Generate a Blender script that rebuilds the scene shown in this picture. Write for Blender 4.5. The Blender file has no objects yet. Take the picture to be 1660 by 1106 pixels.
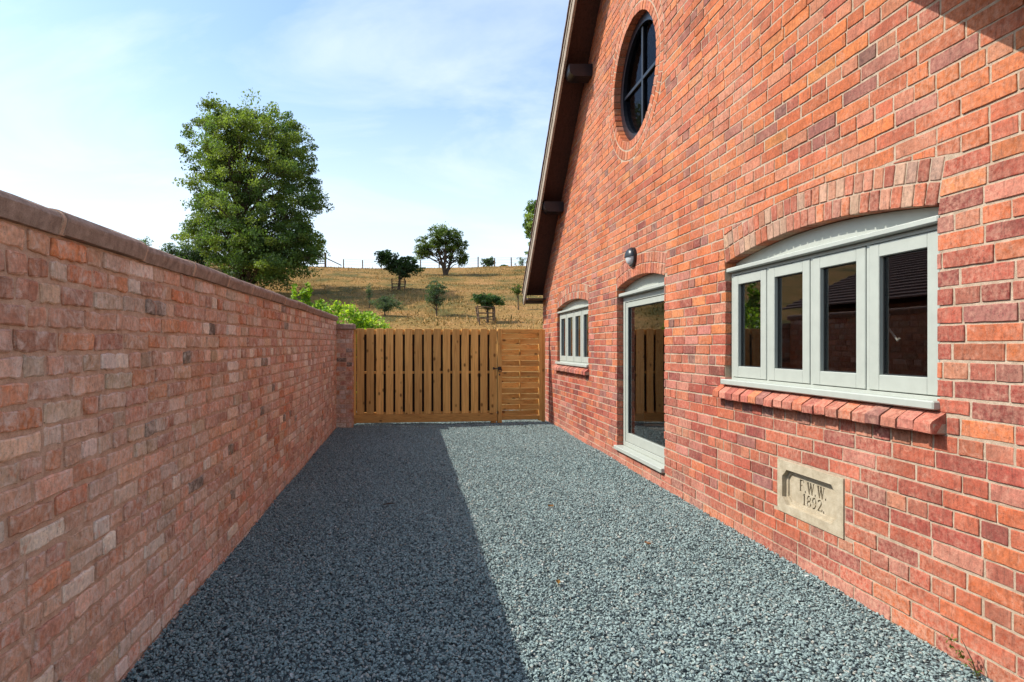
import bpy, bmesh, math, random
import numpy as np
from mathutils import Vector, Matrix

scene = bpy.context.scene
COL = scene.collection
R = math.radians

# ------------------------------------------------------------------ camera
CAM_H = 1.327
cd = bpy.data.cameras.new('camera')
cam = bpy.data.objects.new('camera', cd); COL.objects.link(cam)
cam.location = (0, 0, CAM_H); cam.rotation_euler = (R(90), 0, 0)
cd.sensor_fit = 'HORIZONTAL'; cd.sensor_width = 36.0
cd.lens = 36.0 * 1000 / 1660
cd.shift_x = 150 / 1660; cd.shift_y = 10 / 1660
cd.clip_start = 0.05; cd.clip_end = 3000
scene.camera = cam

# ------------------------------------------------------------------ sun, sky, exposure
SUN = Vector((-1.0, 0.14, 1.09)).normalized()          # towards the sun
sl = bpy.data.lights.new('sun', 'SUN'); sl.energy = 3.5; sl.angle = R(0.53); sl.color = (1.0, 0.95, 0.87)
so = bpy.data.objects.new('sun', sl); COL.objects.link(so)
so.location = (-30, 5, 40); so.rotation_euler = SUN.to_track_quat('Z', 'Y').to_euler()

w = bpy.data.worlds.new('World'); scene.world = w; w.use_nodes = True
nt = w.node_tree; nt.nodes.clear()
N = nt.nodes.new; L = nt.links.new
out = N('ShaderNodeOutputWorld'); bg = N('ShaderNodeBackground'); sky = N('ShaderNodeTexSky')
sky.sky_type = 'NISHITA'; sky.sun_disc = False
sky.sun_elevation = math.asin(SUN.z); sky.sun_rotation = math.atan2(SUN.x, SUN.y)
sky.altitude = 60; sky.air_density = 1.0; sky.dust_density = 1.6; sky.ozone_density = 1.4
bg.inputs['Strength'].default_value = 0.145
tc = N('ShaderNodeTexCoord'); sep = N('ShaderNodeSeparateXYZ'); L(tc.outputs['Generated'], sep.inputs[0])
# thin cirrus on a flat layer: direction projected on a plane
zz = N('ShaderNodeMath'); zz.operation = 'MAXIMUM'; L(sep.outputs['Z'], zz.inputs[0]); zz.inputs[1].default_value = 0.0
za = N('ShaderNodeMath'); za.operation = 'ADD'; L(zz.outputs[0], za.inputs[0]); za.inputs[1].default_value = 0.16
dx = N('ShaderNodeMath'); dx.operation = 'DIVIDE'; L(sep.outputs['X'], dx.inputs[0]); L(za.outputs[0], dx.inputs[1])
dy = N('ShaderNodeMath'); dy.operation = 'DIVIDE'; L(sep.outputs['Y'], dy.inputs[0]); L(za.outputs[0], dy.inputs[1])
cmb = N('ShaderNodeCombineXYZ'); L(dx.outputs[0], cmb.inputs[0]); L(dy.outputs[0], cmb.inputs[1])
mp = N('ShaderNodeMapping'); L(cmb.outputs[0], mp.inputs['Vector'])
mp.inputs['Location'].default_value = (1.7, 0.6, 0); mp.inputs['Rotation'].default_value = (0, 0, R(28)); mp.inputs['Scale'].default_value = (0.75, 1.15, 1)
n1 = N('ShaderNodeTexNoise'); L(mp.outputs[0], n1.inputs['Vector'])
n1.inputs['Scale'].default_value = 1.5; n1.inputs['Detail'].default_value = 9; n1.inputs['Roughness'].default_value = 0.58
n1.inputs['Distortion'].default_value = 0.7
cr = N('ShaderNodeValToRGB'); L(n1.outputs['Fac'], cr.inputs[0])
cr.color_ramp.elements[0].position = 0.45; cr.color_ramp.elements[0].color = (0, 0, 0, 1)
cr.color_ramp.elements[1].position = 0.70; cr.color_ramp.elements[1].color = (0.42, 0.42, 0.42, 1)
# milky haze towards the horizon
hz = N('ShaderNodeMapRange'); L(sep.outputs['Z'], hz.inputs['Value'])
hz.inputs['From Min'].default_value = 0.0; hz.inputs['From Max'].default_value = 0.47
hz.inputs['To Min'].default_value = 0.80; hz.inputs['To Max'].default_value = 0.05; hz.interpolation_type = 'SMOOTHSTEP'
inv = N('ShaderNodeMath'); inv.operation = 'SUBTRACT'; inv.inputs[0].default_value = 1.0; L(hz.outputs[0], inv.inputs[1])
cl = N('ShaderNodeMath'); cl.operation = 'MULTIPLY'; L(cr.outputs[0], cl.inputs[0]); L(inv.outputs[0], cl.inputs[1])
mxf = N('ShaderNodeMath'); mxf.operation = 'ADD'; mxf.use_clamp = True; L(cl.outputs[0], mxf.inputs[0]); L(hz.outputs[0], mxf.inputs[1])
mix = N('ShaderNodeMixRGB'); L(mxf.outputs[0], mix.inputs[0]); tn = N('ShaderNodeMixRGB'); tn.blend_type = 'MULTIPLY'; tn.inputs[0].default_value = 1.0; tn.inputs[2].default_value = (0.90, 1.02, 1.06, 1)
L(sky.outputs[0], tn.inputs[1]); L(tn.outputs[0], mix.inputs[1])
mix.inputs[2].default_value = (4.6, 4.95, 5.35, 1)
L(mix.outputs[0], bg.inputs['Color']); L(bg.outputs[0], out.inputs['Surface'])

scene.view_settings.view_transform = 'Standard'; scene.view_settings.look = 'None'
scene.view_settings.exposure = 0.82; scene.view_settings.gamma = 1.0
scene.view_settings.use_curve_mapping = False
scene.render.engine = 'CYCLES'
cy = scene.cycles
cy.use_denoising = True; cy.max_bounces = 8; cy.diffuse_bounces = 4; cy.glossy_bounces = 4
cy.transmission_bounces = 4; cy.transparent_max_bounces = 24
cy.caustics_reflective = False; cy.caustics_refractive = False

# ------------------------------------------------------------------ helpers
WLOC = {}
def s2l(r, g, b):
    f = lambda c: (c/255/12.92) if c/255 <= 0.04045 else ((c/255+0.055)/1.055)**2.4
    return (f(r), f(g), f(b))

def link(o, parent=None, loc=(0, 0, 0)):
    COL.objects.link(o); loc = Vector(loc); o.location = loc
    WLOC[o.name] = loc
    if parent is not None:
        o.parent = parent; o.matrix_parent_inverse = Matrix.Translation(-WLOC[parent.name])
    return o

def tag(o, label=None, cat=None, group=None, kind=None):
    if label: o['label'] = label
    if cat: o['category'] = cat
    if group: o['group'] = group
    if kind: o['kind'] = kind
    return o

def thing(name, loc, label, cat, group=None):
    o = bpy.data.objects.new(name, None); o.empty_display_size = 0.2
    link(o, None, loc); return tag(o, label, cat, group)

def mobj(name, verts, faces, mat, parent=None, tint=None, smooth=False, origin=None, kind=None):
    """one mesh object out of world-space vertices; origin at the foot of its bounding box"""
    V = np.asarray(verts, dtype=np.float64)
    if origin is None:
        lo, hi = V.min(0), V.max(0); origin = ((lo[0]+hi[0])/2, (lo[1]+hi[1])/2, lo[2])
    V = V - np.asarray(origin)
    me = bpy.data.meshes.new(name)
    if isinstance(faces, np.ndarray):
        k = faces.shape[1]; nf = len(faces)
        me.vertices.add(len(V)); me.vertices.foreach_set('co', V.astype(np.float32).ravel())
        me.loops.add(nf*k); me.loops.foreach_set('vertex_index', faces.astype(np.int32).ravel())
        me.polygons.add(nf); me.polygons.foreach_set('loop_start', np.arange(0, nf*k, k, dtype=np.int32))
        me.polygons.foreach_set('loop_total', np.full(nf, k, dtype=np.int32))
        me.update(calc_edges=True)
    else:
        me.from_pydata([tuple(v) for v in V], [], faces); me.update()
    if tint is not None:
        a = me.attributes.new('tint', 'FLOAT_COLOR', 'POINT')
        T = np.asarray(tint, dtype=np.float32)
        if T.ndim == 1: T = np.tile(T, (len(V), 1))
        if T.shape[1] == 3: T = np.hstack([T, np.ones((len(T), 1), dtype=np.float32)])
        a.data.foreach_set('color', T.ravel().astype(np.float32))
    if smooth: me.polygons.foreach_set('use_smooth', np.ones(len(me.polygons), dtype=bool))
    me.materials.append(mat)
    o = bpy.data.objects.new(name, me)
    link(o, parent, origin)
    if kind: o['kind'] = kind
    return o

class MB:
    """collects simple shapes into one mesh"""
    def __init__(self): self.v = []; self.f = []
    def add(self, vs, fs):
        b = len(self.v); self.v += [tuple(p) for p in vs]; self.f += [tuple(i+b for i in q) for q in fs]; return self
    def box(self, lo, hi, bev=0.0, M=None):
        bm = bmesh.new(); bmesh.ops.create_cube(bm, size=1)
        c = [(a+b)/2 for a, b in zip(lo, hi)]; s = [abs(b-a) for a, b in zip(lo, hi)]
        for v in bm.verts: v.co = Vector((c[0]+v.co.x*s[0], c[1]+v.co.y*s[1], c[2]+v.co.z*s[2]))
        if bev > 0: bmesh.ops.bevel(bm, geom=list(bm.edges), offset=min(bev, min(s)*0.45), segments=1, affect='EDGES')
        return self.bm(bm, M)
    def bm(self, bm, M=None):
        if M is not None: bm.transform(M)
        bm.verts.index_update()
        self.add([v.co[:] for v in bm.verts], [[v.index for v in f.verts] for f in bm.faces]); bm.free(); return self
    def tube(self, pts, rad, sides=6, cap=True):
        vs, fs = tube(pts, rad, sides, cap); return self.add(vs, fs)
    def build(self, name, mat, parent=None, **k): return mobj(name, self.v, self.f, mat, parent, **k)

def tube(pts, rad, sides=6, cap=True):
    pts = [Vector(p) for p in pts]; vs = []; fs = []
    up = Vector((0.13, 0.21, 0.97)) if abs((pts[-1]-pts[0]).normalized().z) < 0.9 else Vector((1, 0.1, 0))
    for i, p in enumerate(pts):
        d = (pts[min(i+1, len(pts)-1)] - pts[max(i-1, 0)]).normalized()
        a = d.cross(up).normalized(); b = d.cross(a)
        r = rad[i] if hasattr(rad, '__len__') else rad
        for k in range(sides):
            t = 2*math.pi*k/sides; vs.append(p + a*math.cos(t)*r + b*math.sin(t)*r)
    for i in range(len(pts)-1):
        for k in range(sides):
            fs.append((i*sides+k, i*sides+(k+1) % sides, (i+1)*sides+(k+1) % sides, (i+1)*sides+k))
    if cap:
        fs.append(tuple(range(sides))[::-1]); fs.append(tuple((len(pts)-1)*sides+k for k in range(sides)))
    return vs, fs

# ------------------------------------------------------------------ materials
def mat_new(name):
    m = bpy.data.materials.new(name); m.use_nodes = True
    nt = m.node_tree; b = nt.nodes['Principled BSDF']; return m, nt, b
def nnode(nt, t, **kw):
    n = nt.nodes.new(t)
    for k, v in kw.items():
        if k in n.inputs: n.inputs[k].default_value = v
        else: setattr(n, k, v)
    return n
def ramp(nt, src, stops):
    r = nt.nodes.new('ShaderNodeValToRGB'); nt.links.new(src, r.inputs[0])
    e = r.color_ramp.elements
    while len(e) < len(stops): e.new(0.5)
    for x, (p, c) in zip(e, stops):
        x.position = p; x.color = (c, c, c, 1) if not hasattr(c, '__len__') else (*c[:3], 1)
    return r
def mixc(nt, fac, a, b, mode='MIX'):
    m = nt.nodes.new('ShaderNodeMixRGB'); m.blend_type = mode
    for s, i in ((fac, 0), (a, 1), (b, 2)):
        if hasattr(s, 'is_output'): nt.links.new(s, m.inputs[i])
        elif hasattr(s, '__len__'): m.inputs[i].default_value = (*s[:3], 1)
        else: m.inputs[i].default_value = s
    return m.outputs[0]
def bump(nt, h, strength, dist, bsdf, normal=None):
    b = nnode(nt, 'ShaderNodeBump', Strength=strength, Distance=dist); nt.links.new(h, b.inputs['Height'])
    if normal: nt.links.new(normal, b.inputs['Normal'])
    if bsdf: nt.links.new(b.outputs[0], bsdf.inputs['Normal'])
    return b.outputs[0]
def noise(nt, vec, scale, detail=4, rough=0.55, dist=0.0):
    n = nnode(nt, 'ShaderNodeTexNoise', Scale=scale, Detail=detail, Roughness=rough, Distortion=dist)
    nt.links.new(vec, n.inputs['Vector']); return n.outputs['Fac']
def position(nt): return nt.nodes.new('ShaderNodeNewGeometry').outputs['Position']

def brick_material(name, pale, pale_at, dark_amt, soot=(0.03, 0.022, 0.02), bump_s=0.6, raw=None):
    m, nt, b = mat_new(name)
    at = nnode(nt, 'ShaderNodeAttribute', attribute_name='tint'); p = position(nt)
    big = noise(nt, p, 7, 5, 0.6); fine = noise(nt, p, 55, 5, 0.65); grit = noise(nt, p, 260, 3, 0.6)
    v1 = ramp(nt, big, [(0.25, 0.72), (0.75, 1.25)]).outputs[0]
    v2 = ramp(nt, fine, [(0.25, 0.60), (0.72, 1.26)]).outputs[0]
    c = mixc(nt, 1.0, at.outputs['Color'], v1, 'MULTIPLY'); c = mixc(nt, 1.0, c, v2, 'MULTIPLY')
    # pale lime bloom in patches
    pa = noise(nt, p, 13, 9, 0.74, 0.8)
    pr = ramp(nt, pa, [(pale_at, 0.0), (pale_at+0.16, 0.62)]).outputs[0]
    c = mixc(nt, pr, c, pale)
    dr = ramp(nt, noise(nt, p, 0.9, 4, 0.6, 0.5), [(0.40, 0.06), (0.66, 0.55)]).outputs[0]
    dn = ramp(nt, noise(nt, p, 40, 5, 0.7), [(0.38, 0.0), (0.62, 1.0)]).outputs[0]
    c = mixc(nt, mixc(nt, 1.0, dr, dn, 'MULTIPLY'), c, pale)
    sz = nnode(nt, 'ShaderNodeSeparateXYZ'); nt.links.new(p, sz.inputs[0])
    lz = nnode(nt, 'ShaderNodeMapRange'); nt.links.new(sz.outputs['Z'], lz.inputs['Value'])
    for k_, v_ in (('From Min', 0.02), ('From Max', 0.20), ('To Min', 0.55), ('To Max', 0.0)): lz.inputs[k_].default_value = v_
    c = mixc(nt, mixc(nt, 1.0, lz.outputs[0], dn, 'MULTIPLY'), c, pale)
    if raw:      # spalled patches showing the raw red clay
        rw_ = ramp(nt, noise(nt, p, 16, 7, 0.72, 0.7), [(0.56, 0.0), (0.64, 0.5)]).outputs[0]
        c = mixc(nt, rw_, c, raw)
    # streaks down the face of some bricks
    mp = nnode(nt, 'ShaderNodeMapping'); mp.inputs['Scale'].default_value = (85, 85, 14); nt.links.new(p, mp.inputs['Vector'])
    st = noise(nt, mp.outputs[0], 1.0, 4, 0.6)
    sr = ramp(nt, st, [(0.52, 0.0), (0.75, dark_amt)]).outputs[0]
    c = mixc(nt, sr, c, soot)
    pit = ramp(nt, noise(nt, p, 120, 2, 0.5), [(0.28, dark_amt*1.4), (0.36, 0.0)]).outputs[0]
    c = mixc(nt, pit, c, soot)
    nt.links.new(c, b.inputs['Base Color']); b.inputs['Roughness'].default_value = 0.86
    b.inputs['Specular IOR Level'].default_value = 0.25
    n1 = bump(nt, fine, bump_s, 0.004, None); bump(nt, grit, 0.45, 0.0015, b, n1)
    return m

def mortar_material(name, c1, c2, scale=24):
    m, nt, b = mat_new(name); p = position(nt)
    f = noise(nt, p, scale, 6, 0.65); g = noise(nt, p, 300, 3, 0.6)
    r = ramp(nt, f, [(0.3, c1), (0.72, c2)]).outputs[0]
    r = mixc(nt, 1.0, r, ramp(nt, g, [(0.3, 0.75), (0.7, 1.15)]).outputs[0], 'MULTIPLY')
    nt.links.new(r, b.inputs['Base Color']); b.inputs['Roughness'].default_value = 0.95
    b.inputs['Specular IOR Level'].default_value = 0.15
    n1 = bump(nt, f, 0.6, 0.008, None); bump(nt, g, 0.6, 0.002, b, n1)
    return m

def plain_material(name, col, rough=0.5, var=0.12, scale=30, bs=0.1, metal=0.0, spec=0.5):
    m, nt, b = mat_new(name); p = position(nt)
    f = noise(nt, p, scale, 5, 0.6)
    lo = tuple(c*(1-var) for c in col); hi = tuple(min(1, c*(1+var)) for c in col)
    nt.links.new(ramp(nt, f, [(0.3, lo), (0.7, hi)]).outputs[0], b.inputs['Base Color'])
    b.inputs['Roughness'].default_value = rough; b.inputs['Metallic'].default_value = metal
    b.inputs['Specular IOR Level'].default_value = spec
    if bs: bump(nt, f, bs, 0.003, b)
    return m

def wood_material(name, base, dark, axis, knot=True, rough=0.62, ring=1.0):
    m, nt, b = mat_new(name); p = position(nt)
    at = nnode(nt, 'ShaderNodeAttribute', attribute_name='tint')
    off = nnode(nt, 'ShaderNodeVectorMath', operation='MULTIPLY'); nt.links.new(at.outputs['Color'], off.inputs[0]); off.inputs[1].default_value = (37, 53, 71)
    add = nnode(nt, 'ShaderNodeVectorMath', operation='ADD'); nt.links.new(p, add.inputs[0]); nt.links.new(off.outputs[0], add.inputs[1])
    mp = nnode(nt, 'ShaderNodeMapping'); nt.links.new(add.outputs[0], mp.inputs['Vector'])
    sc = [34.0, 34.0, 34.0]; sc[axis] = 1.6; mp.inputs['Scale'].default_value = sc
    g = noise(nt, mp.outputs[0], 1.0, 6, 0.62, 1.1)
    c = ramp(nt, g, [(0.28, dark), (0.5, base), (0.75, tuple(min(1, x*1.25) for x in base))]).outputs[0]
    tv = nnode(nt, 'ShaderNodeSeparateColor'); nt.links.new(at.outputs['Color'], tv.inputs[0])
    c = mixc(nt, 1.0, c, ramp(nt, tv.outputs[0], [(0.0, 0.74), (1.0, 1.18)]).outputs[0], 'MULTIPLY')
    if knot:
        mk = nnode(nt, 'ShaderNodeMapping'); nt.links.new(add.outputs[0], mk.inputs['Vector'])
        ks = [7.5, 7.5, 7.5]; ks[axis] = 4.6; ks[1] = 0.01 if axis != 1 else ks[1]; mk.inputs['Scale'].default_value = ks
        vo = nnode(nt, 'ShaderNodeTexVoronoi', Scale=1.0, Randomness=1.0); nt.links.new(mk.outputs[0], vo.inputs['Vector'])
        kr = ramp(nt, vo.outputs['Distance'], [(0.09, 0.95), (0.20, 0.0)]).outputs[0]
        c = mixc(nt, kr, c, tuple(x*0.35 for x in dark))
    nt.links.new(c, b.inputs['Base Color']); b.inputs['Roughness'].default_value = rough
    b.inputs['Specular IOR Level'].default_value = 0.3
    bump(nt, g, 0.35, 0.002, b)
    return m

def leaf_material(name, trans=0.35, rough=0.55):
    m, nt, b = mat_new(name); at = nnode(nt, 'ShaderNodeAttribute', attribute_name='tint')
    nt.links.new(at.outputs['Color'], b.inputs['Base Color']); b.inputs['Roughness'].default_value = rough
    b.inputs['Specular IOR Level'].default_value = 0.35
    t = nnode(nt, 'ShaderNodeBsdfTranslucent'); nt.links.new(mixc(nt, 1.0, at.outputs['Color'], (1.25, 1.35, 0.6), 'MULTIPLY'), t.inputs['Color'])
    mx = nnode(nt, 'ShaderNodeMixShader'); mx.inputs[0].default_value = trans
    nt.links.new(b.outputs[0], mx.inputs[1]); nt.links.new(t.outputs[0], mx.inputs[2])
    nt.links.new(mx.outputs[0], nt.nodes['Material Output'].inputs['Surface'])
    return m

M = {}
M['brick_house'] = brick_material('house_brick', s2l(202, 154, 130), 0.55, 0.42, bump_s=0.7)
M['brick_old'] = brick_material('reclaimed_brick', s2l(234, 212, 194), 0.485, 0.30, soot=s2l(78, 56, 46), bump_s=1.0, raw=s2l(204, 124, 84))
M['mortar_house'] = mortar_material('house_mortar', s2l(156, 134, 113), s2l(190, 170, 148))
M['mortar_old'] = mortar_material('wall_mortar', s2l(180, 142, 116), s2l(218, 182, 156))
M['coping'] = mortar_material('coping_stone', s2l(132, 108, 92), s2l(188, 160, 142), 22)
M['sandstone'] = mortar_material('datestone', s2l(156, 142, 118), s2l(188, 176, 152), 14)
M['brick_dark'] = plain_material('outbuilding_brick', s2l(128, 84, 70), 0.9, 0.25, 9, 0.3)
M['paint'] = plain_material('sage_paint', s2l(164, 168, 158), 0.42, 0.05, 14, 0.05)
M['gasket'] = plain_material('gasket', s2l(28, 30, 30), 0.6, 0.1)
M['navy'] = plain_material('navy_paint', s2l(18, 22, 30), 0.32, 0.15, 14, 0.05)
M['black_metal'] = plain_material('black_metal', s2l(22, 22, 24), 0.4, 0.2, 40, 0.1)
M['black_plastic'] = plain_material('black_plastic', s2l(24, 30, 34), 0.35, 0.1, 40, 0.02)
M['diffuser'] = plain_material('lamp_glass', s2l(196, 200, 200), 0.25, 0.04, 20, 0.0)
M['soffit'] = wood_material('soffit_boards', s2l(74, 48, 40), s2l(48, 31, 27), 2, False, 0.7)
M['barge'] = wood_material('weathered_barge', s2l(152, 138, 122), s2l(104, 92, 80), 2, False, 0.8)
M['gate_v'] = wood_material('treated_pine_upright', s2l(220, 168, 94), s2l(186, 130, 64), 2)
M['gate_h'] = wood_material('treated_pine_level', s2l(214, 160, 86), s2l(178, 122, 60), 0)
M['shade_dark_board'] = wood_material('gap_shade_board', s2l(58, 44, 32), s2l(38, 28, 20), 2, False, 0.8)  # pine darkened in its base colour to paint the shade in the gate gaps
M['old_timber'] = wood_material('old_timber', s2l(104, 84, 66), s2l(60, 48, 38), 2, False, 0.85)
M['bark'] = plain_material('bark', s2l(78, 66, 54), 0.9, 0.45, 6, 0.8, spec=0.2)
M['leaf'] = leaf_material('leaf', 0.45)
M['tile'] = plain_material('roof_tile', s2l(112, 84, 74), 0.85, 0.3, 12, 0.4)
M['room'] = plain_material('room_plaster', s2l(120, 104, 90), 0.9, 0.15, 3, 0.0)
M['floorboards'] = plain_material('room_floor', s2l(92, 70, 52), 0.7, 0.2, 3, 0.0)
M['cable'] = plain_material('white_cable', s2l(215, 212, 205), 0.5, 0.05)
M['wire'] = plain_material('galvanised_wire', s2l(120, 122, 122), 0.5, 0.1, metal=0.6)

def glass_material(name, tint, ior=1.55, gain=1.7):
    m = bpy.data.materials.new(name); m.use_nodes = True; nt = m.node_tree; nt.nodes.clear()
    o = nnode(nt, 'ShaderNodeOutputMaterial'); fr = nnode(nt, 'ShaderNodeFresnel', IOR=ior)
    t = nnode(nt, 'ShaderNodeBsdfTransparent'); t.inputs[0].default_value = (*tint, 1)
    g = nnode(nt, 'ShaderNodeBsdfGlossy', Roughness=0.0); g.inputs[0].default_value = (0.95, 0.97, 1.0, 1)
    p = position(nt); bump(nt, noise(nt, p, 1.3, 1, 0.4), 0.12, 0.01, g)
    ge = nnode(nt, 'ShaderNodeNewGeometry'); ff = nnode(nt, 'ShaderNodeMath', operation='SUBTRACT'); ff.inputs[0].default_value = 1.0; nt.links.new(ge.outputs['Backfacing'], ff.inputs[1])
    m0 = nnode(nt, 'ShaderNodeMath', operation='MULTIPLY'); nt.links.new(fr.outputs[0], m0.inputs[0]); nt.links.new(ff.outputs[0], m0.inputs[1])
    ml = nnode(nt, 'ShaderNodeMath', operation='MULTIPLY', use_clamp=True); nt.links.new(m0.outputs[0], ml.inputs[0]); ml.inputs[1].default_value = gain
    mx = nnode(nt, 'ShaderNodeMixShader'); nt.links.new(ml.outputs[0], mx.inputs[0])
    nt.links.new(t.outputs[0], mx.inputs[1]); nt.links.new(g.outputs[0], mx.inputs[2]); nt.links.new(mx.outputs[0], o.inputs['Surface'])
    return m
M['glass'] = glass_material('double_glazing', (0.70, 0.70, 0.68))
M['glass_weak'] = glass_material('weak_reflection_glass', (0.60, 0.62, 0.66), 1.4, 0.8)  # sky reflection turned down so the round panes look dark

# gravel chips: each instance its own shade
m, nt_, b_ = mat_new('gravel_chip')
oi = nnode(nt_, 'ShaderNodeObjectInfo')
rr = ramp(nt_, oi.outputs['Random'], [(0.0, s2l(84, 96, 97)), (0.2, s2l(114, 131, 130)), (0.55, s2l(132, 150, 147)),
     (0.88, s2l(144, 161, 157)), (0.97, s2l(150, 146, 134)), (1.0, s2l(178, 182, 176))])
pp = position(nt_); gg = noise(nt_, pp, 140, 4, 0.6)
cc = mixc(nt_, 1.0, rr.outputs[0], ramp(nt_, gg, [(0.3, 0.7), (0.7, 1.2)]).outputs[0], 'MULTIPLY')
nt_.links.new(cc, b_.inputs['Base Color']); b_.inputs['Roughness'].default_value = 0.78; b_.inputs['Specular IOR Level'].default_value = 0.35
bump(nt_, gg, 0.5, 0.003, b_); M['chip'] = m
M['gravel_bed'] = mortar_material('gravel_bed', s2l(66, 74, 76), s2l(100, 112, 112), 60)

# dry hillside grass
m, nt_, b_ = mat_new('dry_grass'); pp = position(nt_)
f1 = noise(nt_, pp, 0.30, 6, 0.66); f2 = noise(nt_, pp, 2.4, 5, 0.7); f3 = noise(nt_, pp, 14, 4, 0.7)
c_ = ramp(nt_, f1, [(0.38, s2l(96, 88, 50)), (0.49, s2l(148, 114, 66)), (0.68, s2l(172, 126, 80))]).outputs[0]
c_ = mixc(nt_, ramp(nt_, f2, [(0.46, 0.0), (0.66, 0.65)]).outputs[0], c_, s2l(98, 96, 52))
c_ = mixc(nt_, 1.0, c_, ramp(nt_, f3, [(0.25, 0.62), (0.7, 1.2)]).outputs[0], 'MULTIPLY')
nt_.links.new(c_, b_.inputs['Base Color']); b_.inputs['Roughness'].default_value = 0.95; b_.inputs['Specular IOR Level'].default_value = 0.1
n_ = bump(nt_, f2, 0.8, 0.25, None); bump(nt_, f3, 0.8, 0.06, b_, n_); M['dry_grass'] = m
M['grass_blade'] = leaf_material('grass_blade', 0.12, 0.9)

# ------------------------------------------------------------------ terrain
def fbm(x, y, seed=0):
    r = np.zeros_like(x)
    for k in range(4):
        f = 0.05 * 2.1**k
        r += (0.5**k) * np.sin(f*x*1.3 + 1.7*k + seed + 1.3*np.sin(f*y*0.9 + k)) * np.cos(f*y*1.1 - 0.8*k + seed*0.7 + np.sin(f*x*0.7))
    return r
def terrain(x, y):
    x = np.asarray(x, dtype=float); y = np.asarray(y, dtype=float)
    line = 0.187*y - 2.74 + 0.035*np.clip(-x-6, 0, 60)*np.clip((y-20)/50, 0, 1)
    ridge = 11.0 + 0.035*np.clip(-x-6, 0, 60) - 0.02*np.clip(y-74, 0, 1000)
    k = 2.2
    hill = -np.log(np.exp(-k*(line-5)) + np.exp(-k*(ridge-5)))/k + 5          # soft minimum
    flat = -0.05
    z = flat + np.log1p(np.exp(np.clip((hill-flat)*2.5, -40, 40)))/2.5 * np.clip((y-12)/3, 0, 1)
    amp = np.clip((y-18)/12, 0, 1)
    return z + amp*(0.20*fbm(x, y, 1.0) + 0.07*fbm(x*5, y*5, 2.0) + 0.16*np.sin(y*.9+.25*x+1.5*np.sin(x*.22))*(.6+.4*np.sin(x*.13+y*.07)))
def tz(x, y): return float(terrain(np.array([x]), np.array([y]))[0])

xs = np.unique(np.concatenate([np.linspace(-600, -60, 24), np.linspace(-60, 60, 161), np.linspace(60, 600, 24)]))
ys = np.unique(np.concatenate([np.linspace(-200, 10, 12), np.linspace(10, 90, 161), np.linspace(90, 900, 22)]))
GX, GY = np.meshgrid(xs, ys); GZ = terrain(GX, GY)
nx, ny = len(xs), len(ys)
idx = np.arange(nx*ny).reshape(ny, nx)
q = np.stack([idx[:-1, :-1], idx[:-1, 1:], idx[1:, 1:], idx[1:, :-1]], -1).reshape(-1, 4)
hs = mobj('hillside', np.stack([GX, GY, GZ], -1).reshape(-1, 3), q, M['dry_grass'], smooth=True, origin=(0, 0, 0)); hs['kind'] = 'structure'

# ------------------------------------------------------------------ brick laying
def clip(poly, n, d):
    """keep the part of a convex polygon where n.p <= d"""
    o = []
    for i in range(len(poly)):
        a, b = poly[i], poly[(i+1) % len(poly)]
        da = n[0]*a[0]+n[1]*a[1]-d; db = n[0]*b[0]+n[1]*b[1]-d
        if da <= 0: o.append(a)
        if (da < 0 < db) or (db < 0 < da):
            t = da/(da-db); o.append((a[0]+(b[0]-a[0])*t, a[1]+(b[1]-a[1])*t))
    return o
def area(p):
    return 0.5*abs(sum(p[i][0]*p[(i+1) % len(p)][1]-p[(i+1) % len(p)][0]*p[i][1] for i in range(len(p)))) if len(p) > 2 else 0
def ccw(p):
    s = sum(p[i][0]*p[(i+1) % len(p)][1]-p[(i+1) % len(p)][0]*p[i][1] for i in range(len(p)))
    return p if s > 0 else p[::-1]
def half_planes(K):
    K = ccw(K); o = []
    for i in range(len(K)):
        a, b = K[i], K[(i+1) % len(K)]
        nx_, ny_ = (b[1]-a[1]), -(b[0]-a[0]); l = math.hypot(nx_, ny_)
        if l < 1e-9: continue
        nx_ /= l; ny_ /= l; o.append(((nx_, ny_), nx_*a[0]+ny_*a[1]))
    return o
def carve(poly, planes, bb):
    """pieces of a convex brick outside a convex hole"""
    u0, u1 = min(p[0] for p in poly), max(p[0] for p in poly); v0, v1 = min(p[1] for p in poly), max(p[1] for p in poly)
    if u1 < bb[0] or u0 > bb[1] or v1 < bb[2] or v0 > bb[3]: return [poly]
    inside = poly
    for n, d in planes:
        inside = clip(inside, n, d)
        if area(inside) < 1e-6: return [poly]
    best, bn = None, None
    for n, d in planes:
        c = clip(poly, (-n[0], -n[1]), -d)
        if area(c) > (area(best) if best else 0): best, bn = c, (n, d)
    res = []
    if best and area(best) > 0.0009: res.append(best)
    if bn:
        rest = clip(poly, bn[0], bn[1]-0.010); b2 = None
        for n, d in planes:
            c = clip(rest, (-n[0], -n[1]), -d)
            if area(c) > (area(b2) if b2 else 0): b2 = c
        if b2 and area(b2) > 0.0022: res.append(b2)
    return res

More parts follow.
